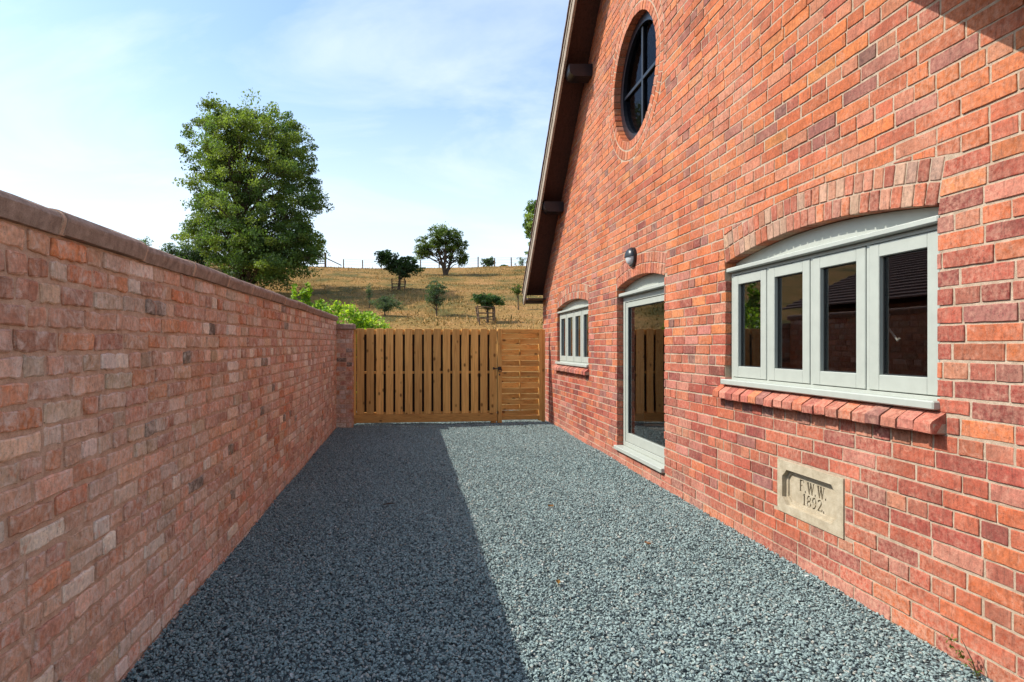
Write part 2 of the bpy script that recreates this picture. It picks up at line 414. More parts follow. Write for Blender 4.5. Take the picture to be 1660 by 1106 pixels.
def brick_geo(poly, fr, front, depth, bev, jit, rng, seg=0.075):
    """chunky brick with a worn, slightly uneven outline; fr = (origin, u, v, n)"""
    poly = ccw(poly)
    P = []
    n = len(poly)
    for i in range(n):
        a, b, c = poly[i-1], poly[i], poly[(i+1) % n]
        # round the corner off with two points
        la = math.hypot(a[0]-b[0], a[1]-b[1]); lc = math.hypot(c[0]-b[0], c[1]-b[1])
        if la < 1e-4 or lc < 1e-4: continue
        k = min(bev*(0.5+1.6*rng.random()), 0.3*la, 0.3*lc)
        P.append((b[0]+(a[0]-b[0])*k/la, b[1]+(a[1]-b[1])*k/la))
        P.append((b[0]+(c[0]-b[0])*k/lc, b[1]+(c[1]-b[1])*k/lc))
        m = int(lc/seg)
        for j in range(1, m+1):
            t = j/(m+1); P.append((b[0]+(c[0]-b[0])*t, b[1]+(c[1]-b[1])*t))
    m = len(P)
    if m < 3: return None
    cx = sum(p[0] for p in P)/m; cv = sum(p[1] for p in P)/m
    out1 = []; ins = []
    ta, tb = rng.uniform(-1, 1)*jit*6, rng.uniform(-1, 1)*jit*10
    for i in range(m):
        a, b, c = P[i-1], P[i], P[(i+1) % m]
        tx, ty = c[0]-a[0], c[1]-a[1]; l = math.hypot(tx, ty) or 1
        nx_, ny_ = ty/l, -tx/l                         # outward
        o = rng.uniform(-1.0, 0.55)*jit
        q = (b[0]+nx_*o, b[1]+ny_*o); out1.append(q)
        e = bev*rng.uniform(0.7, 1.5); ins.append((q[0]-nx_*e, q[1]-ny_*e))
    O, U, Vv, Nn = fr; vs = []
    def pt(p, w): return (O[0]+U[0]*p[0]+Vv[0]*p[1]+Nn[0]*w, O[1]+U[1]*p[0]+Vv[1]*p[1]+Nn[1]*w, O[2]+U[2]*p[0]+Vv[2]*p[1]+Nn[2]*w)
    def fw(p): return front + ta*(p[0]-cx) + tb*(p[1]-cv)
    for p in out1: vs.append(pt(p, -depth))
    for p in out1: vs.append(pt(p, fw(p)-bev*rng.uniform(0.6, 1.1)))
    for p in ins: vs.append(pt(p, fw(p)+rng.uniform(-0.4, 0.4)*jit*0.5))
    fs = []
    for i in range(m):
        j = (i+1) % m
        fs.append((i, j, m+j, m+i)); fs.append((m+i, m+j, 2*m+j, 2*m+i))
    fs.append(tuple(range(2*m, 3*m)))
    # keep the winding facing along n
    if Vector(U).cross(Vector(Vv)).dot(Vector(Nn)) < 0: fs = [f[::-1] for f in fs]
    return vs, fs

def px(p):
    return (680+1000*p[0]/max(p[1], 0.05), 563-1000*(p[2]-CAM_H)/max(p[1], 0.05))
def screen_share(vs):
    """how large a brick shows in the photograph's frame"""
    if min(v[1] for v in vs) < 0.3: return 0
    P = [px(v) for v in vs]; x0, x1 = max(0, min(p[0] for p in P)), min(1660, max(p[0] for p in P)); y0, y1 = max(0, min(p[1] for p in P)), min(1106, max(p[1] for p in P))
    return max(0, x1-x0)*max(0, y1-y0)

def lay(bricks, mat, parent, limit=300, name='brick', mass='brickwork'):
    """the bricks that show largest become parts of their own, the rest one part"""
    order = sorted(range(len(bricks)), key=lambda i: -screen_share(bricks[i][0]))
    for i in order[:limit]:
        vs, fs, t = bricks[i]
        c = np.mean(np.asarray(vs), 0)
        mobj(name, vs, fs, mat, parent, tint=t, origin=tuple(c))
    if len(order) > limit:
        V = []; F = []; T = []
        for i in order[limit:]:
            vs, fs, t = bricks[i]; b = len(V); V += vs; F += [tuple(k+b for k in f) for f in fs]; T += [t]*len(vs)
        mobj(mass, V, F, mat, parent, tint=np.asarray(T), kind='stuff')

def vary(c, rng, a=0.12, h=0.06, grey=0.04, gg=1.03, bb=0.93):
    l_ = 0.3*c[0]+0.55*c[1]+0.15*c[2]; c = tuple(x+(l_-x)*grey for x in c); c = (c[0], c[1]*gg, c[2]*bb)
    k = 1+rng.uniform(-a, a); return tuple(max(0.004, x*k*(1+rng.uniform(-h, h))) for x in c)

PAL_UP = [(s2l(188, 102, 58), 5), (s2l(180, 94, 56), 6), (s2l(172, 88, 56), 4), (s2l(160, 82, 60), 2), (s2l(174, 106, 82), 2.4), (s2l(140, 84, 74), 0.7), (s2l(188, 110, 64), 1.0)]
PAL_LOW = [(s2l(172, 84, 60), 5), (s2l(164, 76, 58), 6), (s2l(148, 66, 54), 5.0), (s2l(130, 60, 54), 3.4), (s2l(172, 102, 90), 4), (s2l(138, 82, 78), 1.7), (s2l(180, 92, 56), 2)]
PAL_HEAD = [(s2l(172, 90, 64), 5), (s2l(152, 80, 64), 4), (s2l(140, 84, 76), 1.8), (s2l(118, 76, 72), 0.6), (s2l(176, 106, 82), 3)]
PAL_OLD = [(s2l(214, 156, 132), 6), (s2l(206, 142, 118), 6), (s2l(218, 170, 148), 4), (s2l(204, 168, 152), 3), (s2l(208, 132, 98), 3), (s2l(208, 122, 76), 1.2), (s2l(182, 120, 98), 3), (s2l(232, 202, 190), 2.8), (s2l(126, 104, 92), 0.4), (s2l(190, 150, 124), 1.2)]
def pick(pal, rng):
    t = rng.random()*sum(w for _, w in pal)
    for c, w in pal:
        t -= w
        if t <= 0: return c
    return pal[-1][0]

# ------------------------------------------------------------------ the house
HX = 2.3                 # wall face
GC = 6.58                # middle of the gable
RZ, RS = 6.90, 0.929     # ridge height on the wall, roof slope
Y_NEAR, Y_FAR = 1.66, 11.5
def roofline(y): return RZ - RS*abs(y-GC)
HFR = ((HX, 0, 0), (0, 1, 0), (0, 0, 1), (-1, 0, 0))
house = thing('brick_house', (6.0, GC, 0), 'orange brick gable house with arched sage windows and a round window', 'house')

G = 0.0802; Z0 = -0.0178; LB = 0.25; J = 0.0105
WINS = [(3.69, 'near'), (9.355, 'far')]
W_HALF = 0.948; W_SILL = 1.045; W_SPR = 1.955; W_RISE = 0.09
D_C, D_HALF, D_SILL, D_SPR, D_RISE = 6.495, 0.695, 0.165, 2.0, 0.085
RINGS = 0.212
CIR = (6.65, 4.225); CR0, CR1 = 0.65, 0.848

def arch_circle(half, spr, rise):
    Rr = (half*half+rise*rise)/(2*rise); return Rr, spr+rise-Rr
def arc_pts(c, half, spr, rise, off, n):
    Rr, zc = arch_circle(half, spr, rise); a = math.asin(half/Rr)
    return [(c+(Rr+off)*math.sin(-a+2*a*i/n), zc+(Rr+off)*math.cos(-a+2*a*i/n)) for i in range(n+1)]

holes = []               # convex keep-outs for the coursed bricks
def add_hole(K): 
    K = ccw(K); holes.append((half_planes(K), (min(p[0] for p in K), max(p[0] for p in K), min(p[1] for p in K), max(p[1] for p in K))))
for c, _ in WINS:
    add_hole([(c-W_HALF, W_SILL-0.02), (c+W_HALF, W_SILL-0.02), (c+W_HALF, W_SPR+0.02), (c-W_HALF, W_SPR+0.02)])
    e = arc_pts(c, W_HALF, W_SPR, W_RISE, RINGS+0.006, 9)
    add_hole([(c-W_HALF-0.008, W_SPR-0.002)] + e + [(c+W_HALF+0.008, W_SPR-0.002)])
    add_hole([(c-1.0, 0.942), (c+1.035, 0.942), (c+1.035, 1.04), (c-1.0, 1.04)])
add_hole([(D_C-D_HALF, D_SILL-0.04), (D_C+D_HALF, D_SILL-0.04), (D_C+D_HALF, D_SPR+0.02), (D_C-D_HALF, D_SPR+0.02)])
e = arc_pts(D_C, D_HALF, D_SPR, D_RISE, RINGS+0.006, 7)
add_hole([(D_C-D_HALF-0.008, D_SPR-0.002)] + e + [(D_C+D_HALF+0.008, D_SPR-0.002)])
add_hole([(CIR[0]+(CR1+0.017)*math.cos(2*math.pi*i/26), CIR[1]+(CR1+0.017)*math.sin(2*math.pi*i/26)) for i in range(26)])
DS = (3.343, 3.958, 0.287, 0.612)
add_hole([(DS[0]-.006, DS[2]-.006), (DS[1]+.006, DS[2]-.006), (DS[1]+.006, DS[3]+.006), (DS[0]-.006, DS[3]+.006)])

# mortar body of the gable wall: outline with openings, 0.34 m thick
def holed_wall(outer, inner, x_front, x_back):
    bm = bmesh.new(); loops = []
    for lp in [outer]+inner:
        vs = [bm.verts.new((x_front, p[0], p[1])) for p in lp]; loops.append(vs)
        for i in range(len(vs)): bm.edges.new((vs[i], vs[(i+1) % len(vs)]))
    r = bmesh.ops.triangle_fill(bm, use_beauty=True, use_dissolve=False, edges=list(bm.edges))
    fr = [f for f in r['geom'] if isinstance(f, bmesh.types.BMFace)]
    ex = bmesh.ops.extrude_face_region(bm, geom=fr, use_keep_orig=True)
    for v in ex['geom']:
        if isinstance(v, bmesh.types.BMVert): v.co.x = x_back
    bmesh.ops.recalc_face_normals(bm, faces=list(bm.faces))
    return bm
inner = []
for c, _ in WINS:
    k = 0.012; inner.append([(c-W_HALF-k, 0.955), (c+W_HALF+k, 0.955)] + [(a, b+k) for a, b in arc_pts(c, W_HALF+k, W_SPR, W_RISE, 0, 14)][::-1])
k = 0.012; inner.append([(D_C-D_HALF-k, D_SILL-0.03), (D_C+D_HALF+k, D_SILL-0.03)] + [(a, b+k) for a, b in arc_pts(D_C, D_HALF+k, D_SPR, D_RISE, 0, 12)][::-1])
inner.append([(CIR[0]+(CR0+k)*math.cos(2*math.pi*i/48), CIR[1]+(CR0+k)*math.sin(2*math.pi*i/48)) for i in range(48)])
inner.append([(DS[0]+.01, DS[2]+.01), (DS[1]-.01, DS[2]+.01), (DS[1]-.01, DS[3]-.01), (DS[0]+.01, DS[3]-.01)])
outer = [(Y_NEAR, -0.3), (Y_FAR, -0.3), (Y_FAR, roofline(Y_FAR)), (GC, RZ), (Y_NEAR, roofline(Y_NEAR))]
bm = holed_wall(outer, inner, HX+0.0045, HX+0.32)
wall = MB().bm(bm).build('wall', M['mortar_house'], house)

rng = random.Random(11)
bricks = []
ncourse = int((RZ-Z0)/G)+1
far_plane = ((RS, 1.0), RZ+RS*GC); near_plane = ((-RS, 1.0), RZ-RS*GC)
for i in range(ncourse):
    zb, zt = Z0+i*G+J/2, Z0+(i+1)*G-J/2
    head = (i % 4 == 3)
    if i > 34 and rng.random() < 0.0: head = False
    mod = LB/2 if head else LB
    off = {0: 0.0, 1: LB/2, 2: 0.0, 3: LB/4}[i % 4] + rng.uniform(-0.02, 0.02)
    wob = rng.uniform(-0.002, 0.002)
    y = Y_FAR - 0.001
    first = True
    while y > Y_NEAR:
        ln = mod + rng.uniform(-0.007, 0.007)
        if first and off > 0.02: ln = off if not head else mod*0.75
        first = False
        if not head and rng.random() < 0.035: ln = LB/2         # the odd header among stretchers
        y0 = max(y-ln, Y_NEAR); yy0, yy1 = y0+J/2+rng.uniform(-.0015, .0015), y-J/2+rng.uniform(-.0015, .0015)
        y = y0
        if yy1-yy0 < 0.02: continue
        poly = [(yy0, zb+wob), (yy1, zb+wob), (yy1, zt+wob), (yy0, zt+wob)]
        poly = clip(poly, *far_plane); poly = clip(poly, *near_plane) if poly else poly
        if area(poly) < 0.0008: continue
        pcs = [poly]
        for pl, bb in holes:
            pcs = [r for p_ in pcs for r in carve(p_, pl, bb)]
        zc_ = (zb+zt)/2
        for p_ in pcs:
            g = brick_geo(p_, HFR, rng.uniform(-0.0025, 0.0022), 0.10, 0.0020, 0.0019, rng, .055)
            if not g: continue
            t = min(1, max(0, (zc_-1.1+rng.uniform(-.5, .5))/1.2))
            pal = PAL_UP if rng.random() < t else PAL_LOW
            small = (yy1-yy0) < 0.15
            if small and rng.random() < (0.45 if t > 0.5 else 0.7): pal = PAL_HEAD
            bricks.append((g[0], g[1], vary(pick(pal, rng), rng, 0.12, 0.05)))
lay(bricks, M['brick_house'], wall, 300)
print('house bricks', len(bricks))

def voussoirs(c, half, spr, rise, off0, off1, n, parent, rng, pal, front=0.001, bigends=False):
    Rr, zc = arch_circle(half, spr, rise); a = math.asin(half/Rr)
    r0, r1 = Rr+off0, Rr+off1; ja = 0.004/r0
    for i in range(n):
        t0, t1 = -a+2*a*i/n+ja, -a+2*a*(i+1)/n-ja
        poly = [(c+r0*math.sin(t0), zc+r0*math.cos(t0)), (c+r0*math.sin(t1), zc+r0*math.cos(t1)), (c+r1*math.sin(t1), zc+r1*math.cos(t1)), (c+r1*math.sin(t0), zc+r1*math.cos(t0))]
        g = brick_geo(poly, HFR, front+rng.uniform(-.0015, .0015), 0.11, 0.003, 0.0018, rng)
        mobj('arch_brick', g[0], g[1], M['brick_house'], parent, tint=vary(pick(pal, rng), rng, 0.15))

PAL_ARCH = [(s2l(172, 90, 64), 4), (s2l(168, 106, 86), 4), (s2l(152, 78, 62), 3), (s2l(172, 134, 116), 3.2), (s2l(154, 120, 108), 2), (s2l(182, 98, 60), 2)]
PAL_ARCH2 = [(s2l(176, 90, 58), 5), (s2l(164, 80, 56), 4), (s2l(174, 104, 84), 2.4), (s2l(146, 76, 60), 2)]
PAL_SILL = [(s2l(166, 88, 72), 4), (s2l(152, 76, 66), 4), (s2l(176, 106, 92), 3.5), (s2l(178, 96, 66), 2), (s2l(134, 80, 74), 1.6)]
PAL_RING = [(s2l(180, 96, 58), 5), (s2l(170, 88, 58), 4), (s2l(178, 110, 86), 2.4)]

def ring_bricks(off0, off1, half, spr, rise, c, n, parent, rng, pal): voussoirs(c, half, spr, rise, off0, off1, n, parent, rng, pal)

def make_window(c, seed, nb):
    rng = random.Random(seed); xs_ = HX+0.045
    y0, y1 = c-W_HALF+0.004, c+W_HALF-0.004
    f = MB(); zb, zt = 1.098, 1.882; fw = 0.028
    f.box((xs_, y0, zb-0.03), (xs_+0.09, y0+fw, zt), 0.002); f.box((xs_, y1-fw, zb-0.03), (xs_+0.09, y1, zt), 0.002)
    f.box((xs_+0.001, y0+fw, zt-0.022), (xs_+0.089, y1-fw, zt-0.001), 0.002); f.box((xs_+0.001, y0+fw, zb-0.03), (xs_+0.089, y1-fw, zb+0.004), 0.002)
    pitch = (y1-y0-2*fw+0.022)/4
    for i in range(1, 4):
        ym = y0+fw+i*pitch-0.022
        f.box((xs_+0.001, ym, zb+0.004), (xs_+0.085, ym+0.022, zt-0.022), 0.002)
    win = f.build('window', M['paint'], house)
    for i in range(4):
        a = y0+fw+i*pitch+0.0035; b = a+pitch-0.022-0.007; z0, z1 = zb+0.0085, zt-0.0265
        st = 0.068; cf = MB(); xf = xs_-0.004
        cf.box((xf, a, z0), (xf+0.055, a+st, z1), 0.003); cf.box((xf, b-st, z0), (xf+0.055, b, z1), 0.003)
        cf.box((xf+0.0006, a+st, z1-st), (xf+0.054, b-st, z1), 0.003); cf.box((xf+0.0006, a+st, z0), (xf+0.054, b-st, z0+st+0.012), 0.003)
        cs = cf.build('casement', M['paint'], win)
        gb = MB()       # dark glazing bead inside the sash
        e = 0.006
        for lo, hi in (((a+st, z0+st+.012), (a+st+e, z1-st)), ((b-st-e, z0+st+.012), (b-st, z1-st)), ((a+st+e, z1-st-e), (b-st-e, z1-st)), ((a+st+e, z0+st+.012), (b-st-e, z0+st+.012+e))):
            gb.box((xf+0.022, lo[0], lo[1]), (xf+0.04, hi[0], hi[1]))
        gb.build('glazing_bead', M['gasket'], win)
        MB().box((xf+0.026, a+st-.004, z0+st+.008), (xf+0.032, b-st+.004, z1-st+.004)).build('pane', M['glass'], win)
    # shadow-gap liner behind the sashes
    g = MB(); g.box((xs_+0.06, y0+fw-.002, zb), (xs_+0.075, y0+fw+0.012, zt-.02)); g.box((xs_+0.06, y1-fw-.012, zb), (xs_+0.075, y1-fw+.002, zt-.02)); g.build('gasket', M['gasket'], win)
    MB().box((HX-0.032, y0-0.02, 1.048), (HX+0.16, y1+0.02, 1.088), 0.006).build('sill_board', M['paint'], win)
    MB().box((HX+0.004, y0-0.003, 1.884), (HX+0.12, y1+0.003, 1.916), 0.006).build('head_moulding', M['paint'], win)
    # curved panel under the arch, with a ragged bead of sealant along the brick
    pts = [(y0, 1.917)] + arc_pts(c, W_HALF-0.004, W_SPR, W_RISE-0.004, 0, 22) + [(y1, 1.917)]
    n = len(pts); xf = HX+0.08
    vs = [(xf, p[0], p[1]) for p in pts] + [(xf+0.07, p[0], p[1]) for p in pts]
    fs = [tuple(range(n))[::-1], tuple(range(n, 2*n))] + [(i, (i+1) % n, n+(i+1) % n, n+i) for i in range(n)]
    mobj('arch_panel', vs, fs, M['paint'], win)
    voussoirs(c, W_HALF, W_SPR, W_RISE, 0.002, 0.104, 27, win, rng, PAL_ARCH)
    voussoirs(c, W_HALF, W_SPR, W_RISE, 0.112, RINGS, 28, win, rng, PAL_ARCH)
    # sill of brick on edge with a chamfered nose
    a, b = c-.995, c+1.03; p_ = (b-a)/nb
    for i in range(nb):
        u0, u1 = a+i*p_+0.005, a+(i+1)*p_-0.005
        dz = rng.uniform(-.003, .003); dxx = rng.uniform(-.004, .004); j = lambda: rng.uniform(-.002, .002)
        prof = [(HX+0.02, 0.945), (HX-0.058+dxx, 0.945+dz), (HX-0.063+dxx, 0.951+dz), (HX-0.062+dxx, 0.992+dz), (HX-0.054+dxx, 1.001+dz), (HX+0.004, 1.042+dz), (HX+0.02, 1.044+dz)]
        m_ = len(prof); vs = [(x+j(), u0+j(), z+j()) for x, z in prof] + [(x+j(), u1+j(), z+j()) for x, z in prof]
        fs = [tuple(range(m_)), tuple(range(m_, 2*m_))[::-1]] + [(i_, m_+i_, m_+(i_+1) % m_, (i_+1) % m_) for i_ in range(m_)]
        mobj('sill_brick', vs, fs, M['brick_house'], win, tint=vary(pick(PAL_SILL, rng), rng, 0.15))
    MB().box((HX-0.052, a+0.004, 0.949), (HX+0.02, b-0.004, 0.990)).add(
        [(HX-0.052, a+.004, .9902), (HX-0.052, b-.004, .9902), (HX+.006, b-.004, 1.036), (HX+.006, a+.004, 1.036)], [(0, 1, 2, 3)]).build('sill_mortar', M['mortar_house'], win)
    return win
wn = make_window(WINS[0][0], 5, 20); wf = make_window(WINS[1][0], 6, 20)
wn['label'] = 'near four-light sage casement window under a flat brick arch'
wf['label'] = 'far four-light sage casement window beside the gate'

# glazed door
rng = random.Random(21)
xd = HX+0.075; y0, y1 = D_C-D_HALF+0.004, D_C+D_HALF-0.004; z0, z1 = 0.19, 1.905
f = MB(); fw = 0.062
f.box((xd, y0, z0), (xd+0.09, y0+fw, z1), .003); f.box((xd, y1-fw, z0), (xd+.09, y1, z1), .003); f.box((xd+.001, y0+fw, z1-fw), (xd+.089, y1-fw, z1), .003); f.box((xd+.001, y0+fw, z0), (xd+.089, y1-fw, z0+.05), .003)
door = f.build('glazed_door', M['paint'], house); door['label'] = 'full-height glazed door with sage frame under brick arch'
lf = MB(); a, b = y0+fw+.004, y1-fw-.004; st = 0.06
lf.box((xd+.008, a, z0+.054), (xd+.06, a+st, z1-fw-.004), .003); lf.box((xd+.008, b-st, z0+.054), (xd+.06, b, z1-fw-.004), .003)
lf.box((xd+.0086, a+st, z1-fw-.004-st), (xd+.059, b-st, z1-fw-.004), .003); lf.box((xd+.0086, a+st, z0+.054), (xd+.059, b-st, z0+.054+.10), .003)
lf.build('door_leaf', M['paint'], door)
MB().box((xd+.03, a+st-.004, z0+.15), (xd+.036, b-st+.004, z1-fw-st)).build('pane', M['glass'], door)
gb = MB(); e = .007
gb.box((xd+.02, a+st, z0+.154), (xd+.042, a+st+e, z1-fw-.004-st)); gb.box((xd+.02, b-st-e, z0+.154), (xd+.042, b-st, z1-fw-.004-st)); gb.box((xd+.02, a+st+e, z1-fw-.004-st-e), (xd+.042, b-st-e, z1-fw-.004-st)); gb.build('glazing_bead', M['gasket'], door)
MB().box((HX-0.035, y0-.012, .142), (HX+.2, y1+.012, .188), .006).build('sill_board', M['paint'], door)
MB().box((HX+.02, y0-.003, 1.907), (HX+.15, y1+.003, 1.946), .006).build('head_moulding', M['paint'], door)
pts = [(y0, 1.947)] + arc_pts(D_C, D_HALF-.004, D_SPR, D_RISE-.004, 0, 18) + [(y1, 1.947)]
n = len(pts); xf = HX+.095
mobj('arch_panel', [(xf, p[0], p[1]) for p in pts]+[(xf+.06, p[0], p[1]) for p in pts], [tuple(range(n))[::-1], tuple(range(n, 2*n))]+[(i, (i+1) % n, n+(i+1) % n, n+i) for i in range(n)], M['paint'], door)
voussoirs(D_C, D_HALF, D_SPR, D_RISE, .002, .104, 20, door, rng, PAL_ARCH2); voussoirs(D_C, D_HALF, D_SPR, D_RISE, .112, RINGS, 21, door, rng, PAL_ARCH2)

# round window
rng = random.Random(31)
def annulus(c, r0, r1, x0, x1, n=48):
    vs = []; fs = []
    for i in range(n):
        t = 2*math.pi*i/n
        for r, x in ((r0, x0), (r1, x0), (r1, x1), (r0, x1)): vs.append((x, c[0]+r*math.cos(t), c[1]+r*math.sin(t)))
    for i in range(n):
        j = (i+1) % n
        for k in range(4): fs.append((4*i+k, 4*i+(k+1) % 4, 4*j+(k+1) % 4, 4*j+k))
    return vs, fs
vs, fs = annulus(CIR, CR0-0.088, CR0+0.004, HX+0.08, HX+0.16)
rw = mobj('round_window', vs, fs, M['navy'], house); rw['label'] = 'round dark-painted window with cross bars high in the gable'
cb = MB(); cb.box((HX+.098, CIR[0]-.021, CIR[1]-CR0+.05), (HX+.143, CIR[0]+.021, CIR[1]+CR0-.05), .004); cb.build('glazing_bar', M['navy'], rw)
cb = MB(); cb.box((HX+.0992, CIR[0]-CR0+.05, CIR[1]-.021), (HX+.1418, CIR[0]+CR0-.05, CIR[1]+.021), .004); cb.build('glazing_bar', M['navy'], rw)
for sy in (0, 1):
    for sz in (0, 1):
        t0 = math.pi/2*(sy*2+sz); P = [(CIR[0], CIR[1])]+[(CIR[0]+(CR0-.07)*math.cos(t0+math.pi/2*i/10), CIR[1]+(CR0-.07)*math.sin(t0+math.pi/2*i/10)) for i in range(11)]
        m_ = len(P); mobj('pane', [(HX+.12, p[0], p[1]) for p in P]+[(HX+.125, p[0], p[1]) for p in P], [tuple(range(m_)), tuple(range(m_, 2*m_))[::-1]]+[(i, (i+1) % m_, m_+(i+1) % m_, m_+i) for i in range(m_)], M['glass_weak'], rw)
for r0, r1, nb, dep in ((CR0+.002, .738, 50, .12), (.756, CR1, 56, .08)):
    for i in range(nb):
        ja = .0045/r0; t0, t1 = 2*math.pi*i/nb+ja, 2*math.pi*(i+1)/nb-ja
        poly = [(CIR[0]+r*math.cos(t), CIR[1]+r*math.sin(t)) for r, t in ((r0, t0), (r1, t0), (r1, t1), (r0, t1))]
        g = brick_geo(poly, HFR, rng.uniform(-.001, .002), dep, .003, .0015, rng)
        mobj('ring_brick', g[0], g[1], M['brick_house'], rw, tint=vary(pick(PAL_RING, rng), rng, .14))

# roof, verges and purlin ends
OV = 0.345; xv = HX-OV
def slope_pts(side, y): return GC+side*y
for side in (1, -1):
    ye = 4.96
    Ya, Yb = GC, GC+side*ye; Za, Zb = RZ, RZ-RS*ye
    # boarded soffit right under the tiles (also the roof deck)
    def slab(x0, x1, lo, hi, ya=0.0, yb=ye):
        P = []
        for x in (x0, x1):
            for yy, dz in ((ya, lo), (yb, lo), (yb, hi), (ya, hi)): P.append((x, GC+side*yy, RZ-RS*yy+dz))
        return P, [(0, 1, 2, 3), (7, 6, 5, 4), (0, 4, 5, 1), (1, 5, 6, 2), (2, 6, 7, 3), (3, 7, 4, 0)]
    rt = mobj('roof', *slab(xv+.02, 11.0, .004, .06), M['soffit'], house, tint=(.4, .3, .6))
    mobj('bargeboard', *slab(xv-.012, xv+.018, -.18, .055), M['barge'], rt, tint=(.7, .2, .4))
    mobj('verge_fillet', *slab(xv-.022, xv-.0125, -.02, .055), M['barge'], rt, tint=(.3, .6, .4))
    nt_l = int(ye/0.14)
    for i in range(nt_l):
        ya = i*ye/nt_l; mobj('roof_tile', *slab(xv-.04, xv+.4, .062+.01*(i % 2), .085+.01*(i % 2), ya, ya+ye/nt_l+.03), M['tile'], rt)
    mobj('tile_field', *slab(xv+.41, 11.0, .062, .085), M['tile'], rt)
    for y_in, zbot in ((1.61, 4.93), (3.25, 3.49)):
        ya, yb = GC+side*y_in, GC+side*(y_in+.23)
        bmq = bmesh.new()
        prof = []      # rounded nose in the X-Z plane
        for i in range(7):
            t = math.pi/2*i/6; prof.append((xv+.035+.10-.10*math.sin(t), zbot+.10-.10*math.cos(t)))
        prof += [(xv+.035, zbot+.16), (HX+.05, zbot+.16), (HX+.05, zbot)]
        A = [bmq.verts.new((x, ya, z)) for x, z in prof]; B = [bmq.verts.new((x, yb, z)) for x, z in prof]
        bmq.faces.new(A); bmq.faces.new(B[::-1]); k_ = len(prof)
        for i in range(k_): bmq.faces.new((A[i], B[i], B[(i+1) % k_], A[(i+1) % k_]))
        bmesh.ops.recalc_face_normals(bmq, faces=list(bmq.faces))
        # trim the top along the roof slope
        bmesh.ops.bisect_plane(bmq, geom=list(bmq.verts)+list(bmq.edges)+list(bmq.faces), plane_co=(0, GC, RZ+.003), plane_no=(0, RS*side, 1), clear_outer=True)
        bmesh.ops.holes_fill(bmq, edges=list(bmq.edges))
        MB().bm(bmq).build('purlin_end', M['navy'], rt)
    # boxed eaves end and gutter stub
    ze = RZ-RS*5.0
    MB().box((xv+.022, GC+side*4.62, ze-.06), (HX-.002, GC+side*4.93, ze-.038)).build('eaves_board', M['soffit'], rt, tint=(.2, .5, .5))
    MB().tube([(xv-.01, GC+side*5.03, ze-.06), (11, GC+side*5.03, ze-.06)], .055, 10).build('gutter', M['black_plastic'], rt)
# the rest of the house body
hb = MB(); 
hb.box((HX+.321, Y_NEAR, -.3), (10.6, Y_NEAR+.3, roofline(Y_NEAR)-.02)); hb.build('side_wall', M['mortar_house'], house)
hb = MB(); hb.box((HX+.321, Y_FAR-.3, -.3), (10.6, Y_FAR, roofline(Y_FAR)-.02)); hb.build('side_wall', M['mortar_house'], house)
mobj('rear_wall', [(10.6, y, z) for y, z in outer]+[(10.9, y, z) for y, z in outer], [(0, 1, 2, 3, 4), (9, 8, 7, 6, 5)]+[(i, (i+1) % 5, 5+(i+1) % 5, 5+i) for i in range(5)], M['mortar_house'], house)
MB().box((HX+.33, Y_NEAR+.31, .02), (10.55, Y_FAR-.31, .14)).build('room_floor', M['floorboards'], house)
MB().box((6.4, Y_NEAR+.31, .141), (6.5, Y_FAR-.31, 2.6)).build('partition_wall', M['room'], house)
MB().box((HX+.33, Y_NEAR+.31, 2.62), (10.55, Y_FAR-.31, 2.75)).build('room_ceiling', M['room'], house)

# datestone: raised rim with notched corners, sunk panel, cut letters
ds = DS; yc, zc = (ds[0]+ds[1])/2, (ds[2]+ds[3])/2
# lettering runs towards the camera: text u = -Y
def stone_rect(u0, u1, v0, v1): return [(u0, v0), (u1, v0), (u1, v1), (u0, v1)]
Wd, Ht = ds[1]-ds[0], ds[3]-ds[2]
rim = 0.052; nc = 0.045
u0, u1, v0, v1 = -Wd/2+rim, Wd/2-rim, -Ht/2+rim, Ht/2-rim
def notched(u0, u1, v0, v1, c):
    return [(u0+c, v0), (u1-c, v0), (u1-c*.55, v0+c*.55), (u1, v0+c), (u1, v1-c), (u1-c*.55, v1-c*.55), (u1-c, v1), (u0+c, v1), (u0+c*.55, v1-c*.55), (u0, v1-c), (u0, v0+c), (u0+c*.55, v0+c*.55)]
hole = notched(u0, u1, v0, v1, nc)
bm = holed_wall([(yc-a, zc+b) for a, b in stone_rect(-Wd/2, Wd/2, -Ht/2, Ht/2)], [[(yc-a, zc+b) for a, b in hole]], HX-.004, HX+.05)
stone = MB().bm(bm).build('datestone', M['sandstone'], house); stone['label'] = 'pale sandstone datestone cut with initials and 1892'
panel = MB().box((HX+.030, ds[0]+.03, ds[2]+.03), (HX+.07, ds[1]-.03, ds[3]-.03)).build('stone_panel', M['sandstone'], stone)
